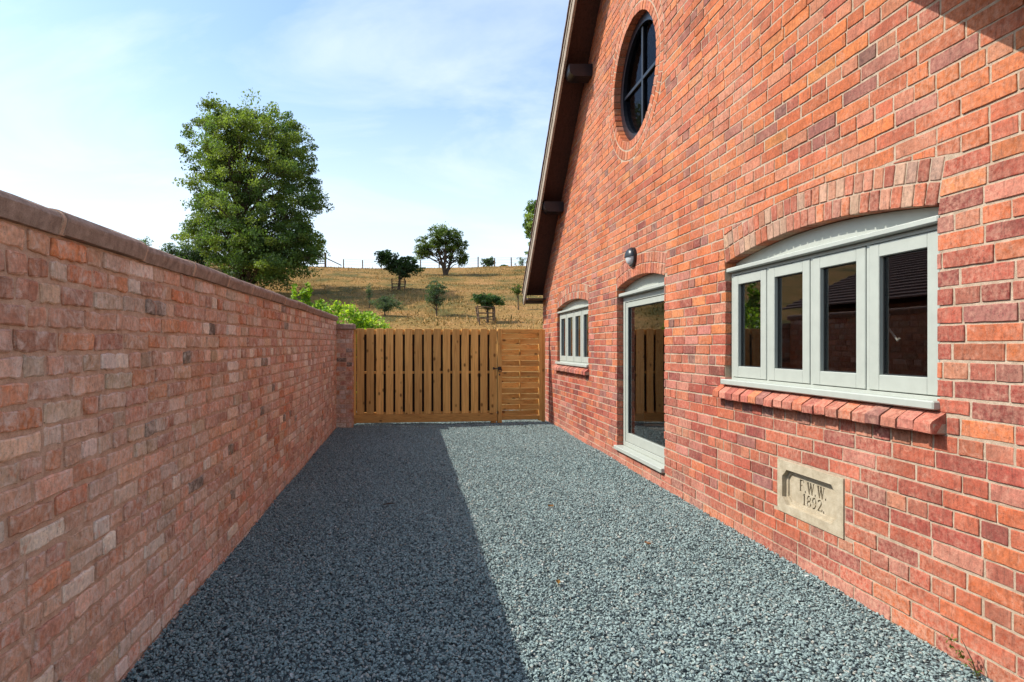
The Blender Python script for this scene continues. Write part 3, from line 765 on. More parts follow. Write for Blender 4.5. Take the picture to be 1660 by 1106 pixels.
# moulded inner bead
hi = notched(u0+.022, u1-.022, v0+.022, v1-.022, nc*.7)
bm = holed_wall([(yc-a, zc+b) for a, b in notched(u0-.001, u1+.001, v0-.001, v1+.001, nc)], [[(yc-a, zc+b) for a, b in hi]], HX+.022, HX+.036)
MB().bm(bm).build('stone_bead', M['sandstone'], stone)
def stroke(mb, pts, wd):
    for (a, b), (c, d) in zip(pts[:-1], pts[1:]):
        l = math.hypot(c-a, d-b); 
        if l < 1e-6: continue
        tx, ty = (c-a)/l, (d-b)/l; nx_, ny_ = -ty*wd/2, tx*wd/2; e = wd*.25
        q = [(a-tx*e+nx_, b-ty*e+ny_), (a-tx*e-nx_, b-ty*e-ny_), (c+tx*e-nx_, d+ty*e-ny_), (c+tx*e+nx_, d+ty*e+ny_)]
        vs = [(HX+.025, yc-u, zc+v) for u, v in q]+[(HX+.044, yc-u, zc+v) for u, v in q]
        bmq = bmesh.new(); V_ = [bmq.verts.new(p) for p in vs]
        for f_ in ((0, 1, 2, 3), (7, 6, 5, 4), (0, 4, 5, 1), (1, 5, 6, 2), (2, 6, 7, 3), (3, 7, 4, 0)): bmq.faces.new([V_[i] for i in f_])
        bmesh.ops.recalc_face_normals(bmq, faces=list(bmq.faces)); mb.bm(bmq)
def arcp(cx, cy_, rx, ry, a0, a1, n=7): return [(cx+rx*math.cos(R(a0+(a1-a0)*i/n)), cy_+ry*math.sin(R(a0+(a1-a0)*i/n))) for i in range(n+1)]
GL = {   # glyph strokes on a 1 x 1.4 body: (points, weight)
 'F': [([(0.1, 0), (0.1, 1.4)], 1.3), ([(0.0, 1.4), (0.8, 1.4)], .8), ([(0.1, .75), (0.6, .75)], .7), ([(-.08, 0), (.28, 0)], .6), ([(.8, 1.4), (.8, 1.15)], .6)],
 'W': [([(0, 1.4), (.3, 0)], 1.4), ([(.3, 0), (.58, 1.3)], .7), ([(.55, 1.4), (.85, 0)], 1.4), ([(.85, 0), (1.15, 1.4)], .7), ([(-.12, 1.4), (.16, 1.4)], .5), ([(1.02, 1.4), (1.28, 1.4)], .5)],
 '.': [([(0, .04), (.06, .04)], 1.5)],
 '1': [([(.3, 0), (.3, 1.4)], 1.3), ([(.08, 0), (.52, 0)], .6), ([(.3, 1.4), (.1, 1.25)], .7)],
 '8': [(arcp(.4, 1.05, .28, .33, 0, 360, 10), .9), (arcp(.4, .36, .34, .36, 0, 360, 10), 1.0)],
 '9': [(arcp(.4, .98, .32, .4, 0, 360, 10), 1.0), ([(.72, .98), (.68, .5), (.45, .1), (.12, .02)], .9)],
 '2': [([(.08, 1.1)]+arcp(.4, 1.05, .32, .33, 160, -30, 7)+[(.06, .05)], .95), ([(.04, .04), (.8, .04), (.84, .28)], .9)],
}
cut = MB()
def text(s, u, v, size, gap):
    for ch, adv in s:
        for pts, wgt in GL[ch]: stroke(cut, [(u+p[0]*size, v+p[1]*size) for p in pts], .0095*wgt)
        u += adv*size+gap
text([('F', .95), ('.', .45), ('W', 1.32), ('.', .45), ('W', 1.32), ('.', .3)], -.126, .000, .046, .006)
text([('1', .72), ('8', .92), ('9', .92), ('2', .98), ('.', .3)], -.098, -.079, .046, .007)
co = cut.build('letter_cutter', M['sandstone'])
bo = panel.modifiers.new('cut', 'BOOLEAN'); bo.operation = 'DIFFERENCE'; bo.object = co; bo.solver = 'EXACT'; bo.use_self = True
bpy.context.view_layer.update()
dg = bpy.context.evaluated_depsgraph_get()
nm = bpy.data.meshes.new_from_object(panel.evaluated_get(dg)); panel.modifiers.clear(); panel.data = nm
bpy.data.objects.remove(co)

# wall lamp over the door: bulkhead with an eyelid hood
lamp = thing('wall_lamp', (HX, 6.63, 2.29), 'round black eyelid bulkhead lamp on brickwork above the door', 'lamp')
LC = (HX, 6.63, 2.295)
def dome(r, dep, a0, a1, x_off, n=20, m_=8):
    vs = []; fs = []
    for i in range(m_+1):
        ph = math.pi/2*i/m_
        for k in range(n+1):
            t = R(a0+(a1-a0)*k/n); vs.append((LC[0]-x_off-dep*math.sin(ph), LC[1]+r*math.cos(ph)*math.cos(t), LC[2]+r*math.cos(ph)*math.sin(t)))
    for i in range(m_):
        for k in range(n): a = i*(n+1)+k; fs.append((a, a+1, a+n+2, a+n+1))
    return vs, fs
vs, fs = tube([(HX+.001, LC[1], LC[2]), (HX-.028, LC[1], LC[2])], .104, 28); mobj('backplate', vs, fs, M['black_plastic'], lamp)
vs, fs = dome(.098, .062, 0, 180, .029); mobj('hood', vs, fs, M['black_plastic'], lamp, smooth=True)
vs, fs = dome(.086, .052, -180, 0, .029); mobj('diffuser', vs, fs, M['diffuser'], lamp, smooth=True)
# white cable end hanging behind the right-hand pane
cv = [(HX+.13, 3.19, 1.50), (HX+.12, 3.19, 1.44), (HX+.12, 3.17, 1.41), (HX+.12, 3.145, 1.385), (HX+.12, 3.12, 1.36), (HX+.12, 3.11, 1.372)]
tag(MB().tube(cv, .0055, 6).build('cable', M['cable']), 'short white loose cable hanging inside the nearest window light', 'cable')

# ------------------------------------------------------------------ boundary wall on the left
def LWX(y): return -1.138-.02264*y
def LTOP(y): return 1.674+.0085*y
ya, yb = -1.6, 10.16
ang = math.atan(.02264); U = (-math.sin(ang), math.cos(ang), 0); Nn = (math.cos(ang), math.sin(ang), 0)
LFR = ((LWX(0), 0, 0), U, (0, 0, 1), Nn)
bwall = thing('boundary_wall', (LWX(4)-.16, 4, 0), 'long shaded wall of reclaimed pinkish bricks with rounded coping stones', 'wall')
vs = []
for y in (ya, yb):
    for off in (-.0035, -.33): 
        for z in (-.3, LTOP(y)+.002): vs.append((LWX(y)+off, y, z))
# a gently uneven mortar face
ng = 160; mz = 26; V = []; F = []
nr = np.random.default_rng(3)
for i in range(ng+1):
    y = ya+(yb-ya)*i/ng
    for k in range(mz+1): V.append((LWX(y)-.0050+nr.normal(0, .0012), y, -.3+(LTOP(y)+.302)*k/mz))
for i in range(ng):
    for k in range(mz): a = i*(mz+1)+k; F.append((a, a+mz+1, a+mz+2, a+1))
b0 = len(V)
V += [(LWX(ya)-.33, ya, -.3), (LWX(ya)-.33, ya, LTOP(ya)), (LWX(yb)-.33, yb, -.3), (LWX(yb)-.33, yb, LTOP(yb))]
F += [(b0, b0+1, b0+3, b0+2), (0, mz, b0+1, b0), (ng*(mz+1), b0+2, b0+3, ng*(mz+1)+mz), (mz, ng*(mz+1)+mz, b0+3, b0+1)]
mort = mobj('mortar', V, F, M['mortar_old'], bwall)
rng = random.Random(77); GL_ = .0768; LL = .230; JL = .013
bricks = []
for i in range(-1, 23):
    u = ya+.01; head = (i % 4 == 0)
    u -= rng.uniform(0, .1)
    while u < yb-.03:
        ln = (LL/2 if head else LL)+rng.uniform(-.014, .012)
        if not head and rng.random() < .26: ln = LL/2+rng.uniform(-.01, .01)
        if head and rng.random() < .12: ln = LL*.75
        u_1 = min(u+ln, yb); yy0, yy1 = u+JL/2+rng.uniform(-.003, .003), u_1-JL/2+rng.uniform(-.003, .003)
        um = (u+u_1)/2; u = u_1
        if yy1-yy0 < .03: continue
        # courses follow the gentle rise of the wall top
        k = LTOP(um)/(22*GL_)
        zb = (i*GL_+JL/2+rng.uniform(-.003, .003))*k; zt = ((i+1)*GL_-JL/2+rng.uniform(-.003, .003))*k
        if i == 22: continue
        sk = rng.uniform(-.0025, .0025)
        g = brick_geo([(yy0, zb-sk), (yy1, zb+sk), (yy1, zt+sk), (yy0, zt-sk)], LFR, rng.uniform(-.0015, .006), .08, .0045, .0052, rng, .035)
        if g: bricks.append((g[0], g[1], vary(pick(PAL_OLD, rng), rng, .17, .05, .05, 1.01, .86)))
lay(bricks, M['brick_old'], mort, 300)
print('wall bricks', len(bricks))
# coping stones: half-round nose, mortar joints between
y = 2.0-.62*6; rng = random.Random(8)
jb = MB()
while y < yb-.05:
    y2 = min(y+.62+rng.uniform(-.012, .012), yb+.03)
    prof = []; ov = .030
    for t in range(0, 9):
        a = R(-20+t*13.5); prof.append((ov-.060+.060*math.cos(a), .050+.038*math.sin(a)))
    prof = [(-.02, .002), (ov-.014, .002)]+prof[1:]+[(-.16, .098), (-.33, .09), (-.37, .075), (-.375, .01), (-.34, .002)]
    dz, dxx = rng.uniform(-.004, .004), rng.uniform(-.006, .006)
    m_ = len(prof); V = []; F = []
    ns = 5
    for s in range(ns+1):
        yy = y+.006+(y2-y-.012)*s/ns
        for a, b in prof: V.append((LWX(yy)+a+dxx+rng.uniform(-.0015, .0015), yy, LTOP(yy)+b+dz+rng.uniform(-.0015, .0015)))
    for s in range(ns):
        for k in range(m_): F.append((s*m_+k, s*m_+(k+1) % m_, (s+1)*m_+(k+1) % m_, (s+1)*m_+k))
    F += [tuple(range(m_))[::-1], tuple(ns*m_+k for k in range(m_))]
    mobj('coping_stone', V, F, M['coping'], bwall)
    jv = []
    for yy in (y2-.014, y2+.014):
        for a, b in prof: jv.append((LWX(yy)+(a+.16)*1.006-.16, yy, LTOP(yy)+.06+(b-.06)*1.02))
    mobj('coping_joint', jv, [(k, (k+1) % m_, m_+(k+1) % m_, m_+k) for k in range(m_)]+[tuple(range(m_))[::-1], tuple(range(m_, 2*m_))], M['mortar_old'], bwall)
    y = y2

# pillar at the gate
pil = thing('brick_pillar', (-1.24, 10.36, 0), 'short brick gate pillar with a flat stone cap at the wall end', 'pillar')
PX0, PX1, PY0, PY1, PZ = -1.52, -1.112, 10.19, 10.47, 1.62
core = MB().box((PX0+.006, PY0+.006, -.2), (PX1-.006, PY1-.006, PZ)).build('pillar_core', M['mortar_old'], pil)
rng = random.Random(5); bricks = []
for fr, u_a, u_b in ((((PX0, PY0, 0), (1, 0, 0), (0, 0, 1), (0, -1, 0)), 0, PX1-PX0), (((PX1, PY0, 0), (0, 1, 0), (0, 0, 1), (1, 0, 0)), 0, PY1-PY0)):
    for i in range(21):
        u = u_a; k = 0
        while u < u_b-.02:
            ln = .205 if (i+k) % 2 else .10; k += 1; u2 = min(u+ln+rng.uniform(-.01, .01), u_b)
            if u_b-u2 < .05: u2 = u_b
            g = brick_geo([(u+(.006 if u > u_a else 0), i*.0772+.006), (u2-(.006 if u2 < u_b else 0), i*.0772+.006), (u2-(.006 if u2 < u_b else 0), (i+1)*.0772-.006), (u+(.006 if u > u_a else 0), (i+1)*.0772-.006)], fr, rng.uniform(-.002, .002), .05, .004, .003, rng)
            u = u2
            if g: bricks.append((g[0], g[1], tuple(x*.8 for x in vary(pick(PAL_OLD, rng), rng))))  # tint darkened, putting the pillar's shade into its brick colour
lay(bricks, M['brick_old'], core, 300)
MB().box((PX0-.03, PY0-.035, PZ+.002), (PX1+.03, PY1+.03, PZ+.095), .012).build('cap_stone', M['coping'], pil)

# low tiled outbuilding behind the wall (seen in the window panes)
ob = thing('outbuilding', (-6.5, 9, 0), 'low outbuilding with tiled roof mirrored in the near window panes', 'outbuilding')
MB().box((-9.8, 3.2, -.2), (-3.7, 13.6, 2.1)).build('wall', M['brick_dark'], ob)
for sgn in (1, -1):
    ncs = 22; V = []; F = []
    for i in range(ncs):
        t0, t1 = i/ncs, (i+1)/ncs+.012
        xa, xb = -6.75+sgn*3.4*t0, -6.75+sgn*3.4*t1; za, zb = 3.75-1.6*t0, 3.75-1.6*t1
        b = len(V)
        for y in (3.0, 13.8):
            V += [(xa, y, za+.01), (xb, y, zb+.045), (xb, y, zb+.015), (xa, y, za-.02)]
        F += [tuple(b+k for k in q) for q in ((0, 1, 5, 4), (1, 2, 6, 5), (2, 3, 7, 6), (0, 4, 7, 3), (3, 2, 1, 0), (4, 5, 6, 7))]
    mobj('roof', V, F, M['tile'], ob)
mobj('gable', [(-9.8, 3.25, 2.1), (-3.7, 3.25, 2.1), (-6.75, 3.25, 3.72), (-9.8, 13.55, 2.1), (-3.7, 13.55, 2.1), (-6.75, 13.55, 3.72)], [(0, 1, 2), (5, 4, 3), (0, 3, 4, 1), (1, 4, 5, 2), (2, 5, 3, 0)], M['brick_dark'], ob)

# ------------------------------------------------------------------ gates
GA = Vector((-1.105, 10.52, 0)); GB = Vector((2.262, 10.95, 0)); gd = (GB-GA).normalized(); gn = Vector((gd.y, -gd.x, 0))
GM = Matrix(((gd.x, -gn.x, 0, GA.x), (gd.y, -gn.y, 0, GA.y), (0, 0, 1, 0), (0, 0, 0, 1)))   # local x along, y away from camera, z up
rng = random.Random(19)
def rt(): return (rng.random(), rng.random(), rng.random())
def gbox(name, lo, hi, mat, parent, bev=.004, **k): return MB().box(lo, hi, bev, GM).build(name, mat, parent, tint=rt(), **k)
gate = thing('board_gate', GA+gd*1.25, 'wide golden timber drive gate of spaced upright boards', 'gate')
gw = 2.475
gbox('stile', (-.075, -.02, .02), (.025, .045, 1.645), M['gate_v'], gate)
for z0, z1 in ((1.545, 1.632), (.87, .912), (.12, .212)): gbox('rail', (.026, .004, z0), (gw, .044, z1), M['gate_h'], gate)
gbox('bottom_rail', (-.03, -.045, .035), (gw+.005, -.024, .172), M['gate_h'], gate)
npb = 15; pw = .126; pitch = (gw-.035-pw)/(npb-1)
for i in range(npb):
    u = .035+i*pitch; j = rng.uniform(-.002, .002)
    gbox('board', (u+j, -.0225+rng.uniform(-.002, .001), .174), (u+pw+j, .002, 1.648+rng.uniform(-.004, .006)), M['gate_v'], gate, .003)
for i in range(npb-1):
    u = .035+i*pitch+pw-.035; gbox('rear_board', (u-.03, .10, .06), (u+pitch-pw+.10, .119, 1.56+rng.uniform(-.004, .004)), M['shade_dark_board'], gate, .003)  # dark colour here stands in for shade behind the front boards
pg = thing('woven_panel_gate', GA+gd*2.95, 'narrow side gate of woven horizontal slats against the house', 'gate')
P0, P1 = gw+.018, 3.345
gbox('stile', (P0, -.03, .0), (P0+.075, .04, 1.65), M['gate_v'], pg); gbox('stile', (P1-.105, -.03, .03), (P1-.045, .03, 1.65), M['gate_v'], pg)
gbox('stile', (P1-.041, -.015, .01), (P1+.012, .05, 1.645), M['gate_v'], pg)
gbox('top_rail', (P0+.076, -.028, 1.575), (P1-.106, .028, 1.647), M['gate_h'], pg); gbox('bottom_rail', (P0+.076, -.028, .05), (P1-.106, .028, .125), M['gate_h'], pg)
um = (P0+.075+P1-.105)/2
gbox('batten', (um-.012, -.008, .126), (um+.012, .008, 1.574), M['gate_v'], pg)
nsl = 15; sh = (1.574-.126)/nsl
for i in range(nsl):
    z0, z1 = .127+i*sh,   .127+(i+1)*sh-.011-rng.random()*.005; s = 1 if i % 2 else -1
    a, b = P0+.078, P1-.108; V = []; F = []; nn = 14
    tl = rng.uniform(-.006, .006)
    for k in range(nn+1):
        t = k/nn; u = a+(b-a)*t; yv = s*.019*math.cos((t-.5)*2*math.pi)*.9+s*.001
        sl_ = tl*(t-.5)
        for yy, zz_ in ((yv-.004, z0+sl_), (yv+.004, z0+sl_), (yv+.002, z1+sl_+.006), (yv-.006, z1+sl_+.006)): V.append(GM @ Vector((u, yy, zz_)))
    for k in range(nn):
        for c in range(4): F.append((k*4+c, k*4+(c+1) % 4, k*4+4+(c+1) % 4, k*4+4+c))
    F += [(3, 2, 1, 0), tuple(nn*4+c for c in range(4))]
    mobj('woven_slat', V, F, M['gate_h'], pg, tint=rt())
# ring latch across the meeting edge
lt = MB(); lt.box((P0+.0, -.042, .925), (P0+.06, -.031, .985), .002, GM); lt.box((P0-.075, -.05, .948), (P0+.05, -.04, .963), .002, GM)
lt.box((P0-.085, -.055, .935), (P0-.065, -.026, .978), .002, GM); lt.build('latch', M['black_metal'], pg)
ring = [GM @ Vector((P0+.035+.032*math.cos(t), -.055, .925+.032*math.sin(t))) for t in np.linspace(0, 2*math.pi, 19)]
MB().tube(ring, .0055, 6).build('latch_ring', M['black_metal'], pg)
MB().box((P0+.02, -.036, .83), (P0+.045, -.029, .86), .002, GM).build('lock_escutcheon', M['black_metal'], pg)
gbox('drop_stop', (gw-.10, -.02, .0), (gw-.01, .03, .034), M['gate_h'], gate)

# ------------------------------------------------------------------ gravel
mesh_ = MB().add([(-1.2, -1.5, -.019), (HX+.004, -1.5, -.019), (HX+.004, 14, -.019), (-1.6, 14, -.019), (-1.55, 10.6, -.019)], [(0, 1, 2, 3, 4)])
gb_ = mesh_.build('gravel_bed', M['gravel_bed'], origin=(0, 0, 0)); gb_['kind'] = 'structure'
nr = np.random.default_rng(4)
stones = bpy.data.collections.new('gravel_chips')
for k in range(9):
    bm = bmesh.new()
    P = nr.normal(size=(15, 3)); P /= np.linalg.norm(P, axis=1)[:, None]; P *= nr.uniform(.78, 1.08, (15, 1)); P *= np.array([1.0, nr.uniform(.62, .9), nr.uniform(.45, .7)])*.5
    for p in P: bm.verts.new(p)
    r = bmesh.ops.convex_hull(bm, input=list(bm.verts))
    bmesh.ops.delete(bm, geom=[g for g in r['geom_interior'] if isinstance(g, bmesh.types.BMVert)], context='VERTS')
    me = bpy.data.meshes.new('chip'); bm.to_mesh(me); bm.free(); me.materials.append(M['chip'])
    stones.objects.link(bpy.data.objects.new('chip', me))
def field(y0, y1, dens, smin, smax, zlo, zhi):
    n = int((y1-y0)*3.95*dens); y = nr.uniform(y0, y1, n); x = nr.uniform(-1.6, HX, n)
    lo = -1.138-.02264*y+.004
    k = (x > lo) & (x < HX-.003); k &= ~((y > 10.17) & (y < 10.49) & (x < -1.10))
    x, y = x[k], y[k]; n = len(x)
    z = nr.uniform(zlo, zhi, n) + .010*np.sin(x*2.1+y*.9)*np.sin(y*1.3+.5*x) + .004*np.sin(x*7+y*3)
    # a little piled up against the house wall
    return np.stack([x, y, z], 1), nr.uniform(smin, smax, n)*np.where(nr.random(n) < .07, 1.4, 1.0)
parts = [field(.3, 6.0, 7600, .011, .021, -.008, .003), field(6.0, 13.5, 5600, .012, .021, -.007, .002)]
P = np.concatenate([p for p, _ in parts]); S = np.concatenate([s for _, s in parts])
me = bpy.data.meshes.new('gravel'); me.vertices.add(len(P)); me.vertices.foreach_set('co', P.astype(np.float32).ravel())
a = me.attributes.new('scl', 'FLOAT', 'POINT'); a.data.foreach_set('value', S.astype(np.float32))
a = me.attributes.new('rot', 'FLOAT_VECTOR', 'POINT')
rot = np.stack([nr.normal(0, .45, len(P)), nr.normal(0, .45, len(P)), nr.uniform(0, 6.283, len(P))], 1); a.data.foreach_set('vector', rot.astype(np.float32).ravel())
gr = bpy.data.objects.new('gravel', me); link(gr); tag(gr, 'loose blue-grey stone chippings covering the yard', 'gravel', kind='stuff')
ng_ = bpy.data.node_groups.new('scatter_chips', 'GeometryNodeTree')
ng_.interface.new_socket('Geometry', in_out='INPUT', socket_type='NodeSocketGeometry'); ng_.interface.new_socket('Geometry', in_out='OUTPUT', socket_type='NodeSocketGeometry')
gi = ng_.nodes.new('NodeGroupInput'); go = ng_.nodes.new('NodeGroupOutput'); ip = ng_.nodes.new('GeometryNodeInstanceOnPoints')
ci = ng_.nodes.new('GeometryNodeCollectionInfo'); ci.inputs['Collection'].default_value = stones; ci.inputs['Separate Children'].default_value = True; ci.inputs['Reset Children'].default_value = True
ip.inputs['Pick Instance'].default_value = True
ar = ng_.nodes.new('GeometryNodeInputNamedAttribute'); ar.data_type = 'FLOAT_VECTOR'; ar.inputs['Name'].default_value = 'rot'
asn = ng_.nodes.new('GeometryNodeInputNamedAttribute'); asn.data_type = 'FLOAT'; asn.inputs['Name'].default_value = 'scl'
e2r = ng_.nodes.new('FunctionNodeEulerToRotation')
l = ng_.links.new
l(gi.outputs[0], ip.inputs['Points']); l(ci.outputs[0], ip.inputs['Instance']); l(ar.outputs['Attribute'], e2r.inputs[0]); l(e2r.outputs[0], ip.inputs['Rotation'])
l(asn.outputs['Attribute'], ip.inputs['Scale']); l(ip.outputs[0], go.inputs[0])
md = gr.modifiers.new('scatter', 'NODES'); md.node_group = ng_
print('gravel chips', len(P))

# ------------------------------------------------------------------ plants
def leaves(centres, spread, counts, size, rs, aspect=.55, up=.5, droop=0.0):
    """many small leaf faces round the given clump centres -> verts, quads, clump index per leaf"""
    C = np.repeat(np.asarray(centres), counts, axis=0); n = len(C)
    sp = np.repeat(np.asarray(spread), counts, axis=0)
    d = rs.normal(size=(n, 3)); d /= np.linalg.norm(d, axis=1)[:, None]; d *= (rs.random((n, 1))**.5)
    Pp = C+d*sp
    nrm = rs.normal(size=(n, 3))+np.array([0, 0, up])*1.5; nrm /= np.linalg.norm(nrm, axis=1)[:, None]
    t = rs.normal(size=(n, 3)); t[:, 2] -= droop; t -= nrm*np.sum(t*nrm, 1)[:, None]; t /= np.linalg.norm(t, axis=1)[:, None]
    b = np.cross(nrm, t); s = size*rs.uniform(.65, 1.3, (n, 1))
    V = np.stack([Pp-t*s*.5, Pp+b*s*aspect*.5-nrm*s*.08, Pp+t*s*.5, Pp-b*s*aspect*.5-nrm*s*.08], 1).reshape(-1, 3)
    F = np.arange(4*n).reshape(n, 4)
    return V, F, np.repeat(np.arange(len(counts)), counts)

def limb(p0, p1, r0, r1, rs, sag=.0, n=6, wob=.06):
    p0 = np.asarray(p0, float); p1 = np.asarray(p1, float); d = p1-p0; l = np.linalg.norm(d); pts = []; rad = []
    side = rs.normal(size=3)*wob*l
    for i in range(n+1):
        t = i/n; q = p0+d*t+side*math.sin(math.pi*t)+np.array([0, 0, sag*l*math.sin(math.pi*t)]); pts.append(q); rad.append(r0+(r1-r0)*t)
    return pts, rad

def make_tree(name, label, cat, base, lobes, nclump, per, leaf, cols, seed, trunk_r=.15, trunk_top=None, limbs=40, shell=.55, group=None, fork=None,
              aspect=.55, sprd=(.5, .9), droop=0.0, lean=(0, 0), top_tint=None, bark=None):
    """lobes: list of (cx, cy, cz, rx, ry, rz, weight) relative to the base"""
    rs = np.random.default_rng(seed); base = np.asarray(base, float)
    t = thing(name, tuple(base), label, cat, group)
    wts = np.array([l[6] for l in lobes], float); wts /= wts.sum()
    ci_ = rs.choice(len(lobes), nclump, p=wts); Lb = np.asarray([l[:6] for l in lobes])[ci_]
    d = rs.normal(size=(nclump, 3)); d /= np.linalg.norm(d, axis=1)[:, None]
    rr_ = (shell+(1-shell)*rs.random((nclump, 1)))*np.where(rs.random((nclump, 1)) < .25, rs.random((nclump, 1)), 1)
    C = base+Lb[:, :3]+d*Lb[:, 3:]*rr_*rs.uniform(.86, 1.04, (nclump, 1))
    low = terrain(C[:, 0], C[:, 1])+.25; C[:, 2] = np.maximum(C[:, 2], low)
    s0 = rs.uniform(*sprd, nclump)
    SP = np.stack([s0, s0, s0*rs.uniform(.5, .8, nclump)], 1)
    cnt = np.maximum(4, (per*rs.uniform(.5, 1.5, nclump)).astype(int))
    V, F, ci2 = leaves(C, SP, cnt, leaf, rs, aspect, .5, droop)
    cols = np.asarray(cols)
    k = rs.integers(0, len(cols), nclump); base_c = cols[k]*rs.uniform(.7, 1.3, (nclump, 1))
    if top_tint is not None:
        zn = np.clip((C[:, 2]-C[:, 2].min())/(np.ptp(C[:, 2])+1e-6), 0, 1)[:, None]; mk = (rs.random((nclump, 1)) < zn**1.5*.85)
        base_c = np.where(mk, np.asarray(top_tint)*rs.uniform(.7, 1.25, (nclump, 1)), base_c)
    T = base_c[ci2]*rs.uniform(.75, 1.25, (len(ci2), 1)); T = np.repeat(T, 4, 0)
    mobj('crown', V, F, M['leaf'], t, tint=T)
    zt = trunk_top if trunk_top else max(l[2] for l in lobes)
    mb = MB(); bk = bark or M['bark']
    stems = [(0, 0)] if not fork else fork
    axes = []
    for sx, sy in stems:
        top = base+np.array([sx+lean[0], sy+lean[1], zt])
        pts, rad = limb(base-np.array([0, 0, .15]), top, trunk_r/(len(stems)**.4), trunk_r*.25, rs, 0, 8, .02)
        rad[0] *= 1.35; mb.tube(pts, rad, 8); axes.append(pts)
    mb.build('trunk', bk, t)
    lm = MB()
    for j in rs.choice(nclump, min(limbs, nclump), replace=False):
        ax = axes[rs.integers(0, len(axes))]
        h = C[j][2]-base[2]; f = np.clip((h*.62)/max(zt, .1), .12, .97)*len(ax[:-1]); a = np.asarray(ax[int(min(f, len(ax)-1))])
        pts, rad = limb(a, C[j], trunk_r*.28*(1-.5*f/len(ax)), trunk_r*.035, rs, .10, 6, .07); lm.tube(pts, rad, 5, False)
        for _ in range(2):
            q = C[j]+rs.normal(size=3)*s0[j]*.7; p2, r2 = limb(pts[4], q, trunk_r*.07, trunk_r*.02, rs, .03, 3, .08); lm.tube(p2, r2, 4, False)
    lm.build('branches', bk, t)
    return t

def at(pxx, Y): return (pxx-680)*Y/1000
def zat(py, Y): return CAM_H+(563-py)*Y/1000
GRN = [s2l(88, 112, 56), s2l(102, 124, 60), s2l(76, 98, 52), s2l(120, 136, 64)]
DRK = [s2l(60, 82, 46), s2l(74, 96, 52), s2l(54, 74, 42)]
OLV = [s2l(84, 104, 46), s2l(72, 92, 44), s2l(102, 118, 50)]
GRY = [s2l(86, 104, 78), s2l(72, 92, 66), s2l(98, 114, 84)]

# the big tree behind the wall
Yt = 42.0; bx = at(392, Yt); bz = tz(bx, Yt); hc = lambda py: zat(py, Yt)-bz; ox = lambda p: at(p, Yt)-bx
lob = [(ox(412), 0, hc(300), 4.4, 7.5, 5.0, 4), (ox(405), 0, hc(212), 3.6, 4.2, 2.2, 1.8), (ox(352), 0, hc(248), 2.3, 3.6, 2.8, 1.3), (ox(464), 0, hc(252), 2.3, 3.6, 3.0, 1.3),
       (ox(340), 0, hc(325), 1.9, 3.2, 2.6, .9), (ox(492), -.3, hc(330), 1.8, 3.0, 3.2, 1.1), (ox(422), 0, hc(385), 4.5, 7.5, 3.0, 3.4), (ox(332), 0, hc(385), 1.8, 3.0, 1.5, .6),
       (ox(495), 0, hc(398), 1.4, 2.6, 1.8, .6), (ox(438), -1.5, hc(428), 3.9, 4.0, 2.0, 2.4)]
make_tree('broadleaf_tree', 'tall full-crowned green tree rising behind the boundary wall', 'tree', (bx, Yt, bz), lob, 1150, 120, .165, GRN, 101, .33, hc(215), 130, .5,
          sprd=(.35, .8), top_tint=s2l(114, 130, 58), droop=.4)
# old fruit tree on the ridge, forked trunk
def hill_Y(pxx, py):
    """distance at which the hillside shows at this height of the photograph"""
    best = None
    for Y in np.linspace(20, 78, 400):
        x = at(pxx, Y); e_ = abs(zat(py, Y)-tz(x, Y))
        if best is None or e_ < best[0]: best = (e_, Y)
    return best[1]
Y1 = hill_Y(722, 446); bx = at(722, Y1); bz = tz(bx, Y1); k = Y1/1000; hh = lambda py: (446-py)*k; oo = lambda p: (p-722)*k
make_tree('fruit_tree', 'rounded old fruit tree with a forked trunk near the ridge', 'tree', (bx, Y1, bz),
          [(oo(715), 0, hh(392), 30*k, 28*k, 27*k, 3), (oo(738), 0, hh(400), 22*k, 22*k, 27*k, 2), (oo(690), 0, hh(400), 22*k, 20*k, 20*k, 1.6), (oo(722), 0, hh(378), 22*k, 22*k, 16*k, 1.2), (oo(748), 0, hh(420), 12*k, 14*k, 12*k, .8), (oo(685), 0, hh(415), 12*k, 14*k, 10*k, .6)],
          230, 60, .17, OLV, 102, .26, hh(395), 46, .45, fork=[(-.9, 0), (.9, .2), (0, -.3)], sprd=(.28, .5))
Y2 = hill_Y(646, 470); bx = at(646, Y2); bz = tz(bx, Y2); k = Y2/1000; hh = lambda py: (470-py)*k; oo = lambda p: (p-646)*k
make_tree('fruit_tree', 'dark spreading young tree inside a wooden guard mid-slope', 'tree', (bx, Y2, bz),
          [(oo(640), 0, hh(425), 30*k, 26*k, 14*k, 3), (oo(622), 0, hh(418), 14*k, 16*k, 13*k, 1.1), (oo(665), 0, hh(432), 20*k, 18*k, 12*k, 1.6), (oo(648), 0, hh(442), 34*k, 26*k, 8*k, 1.4)],
          150, 46, .15, DRK, 103, .12, hh(425), 34, .4, sprd=(.22, .42))
Y3 = hill_Y(708, 513); bx = at(708, Y3); bz = tz(bx, Y3); k = Y3/1000; hh = lambda py: (513-py)*k; oo = lambda p: (p-708)*k
make_tree('young_tree', 'slim young tree with airy grey-green crown on thin trunk', 'tree', (bx, Y3, bz),
          [(oo(708), 0, hh(470), 22*k, 18*k, 17*k, 3), (oo(705), 0, hh(487), 26*k, 20*k, 9*k, 1.4)], 110, 30, .085, GRY, 104, .05, hh(465), 26, .3, sprd=(.12, .22), droop=.6)
Y4 = hill_Y(790, 523); bx = at(790, Y4); bz = tz(bx, Y4); k = Y4/1000; hh = lambda py: (523-py)*k; oo = lambda p: (p-790)*k
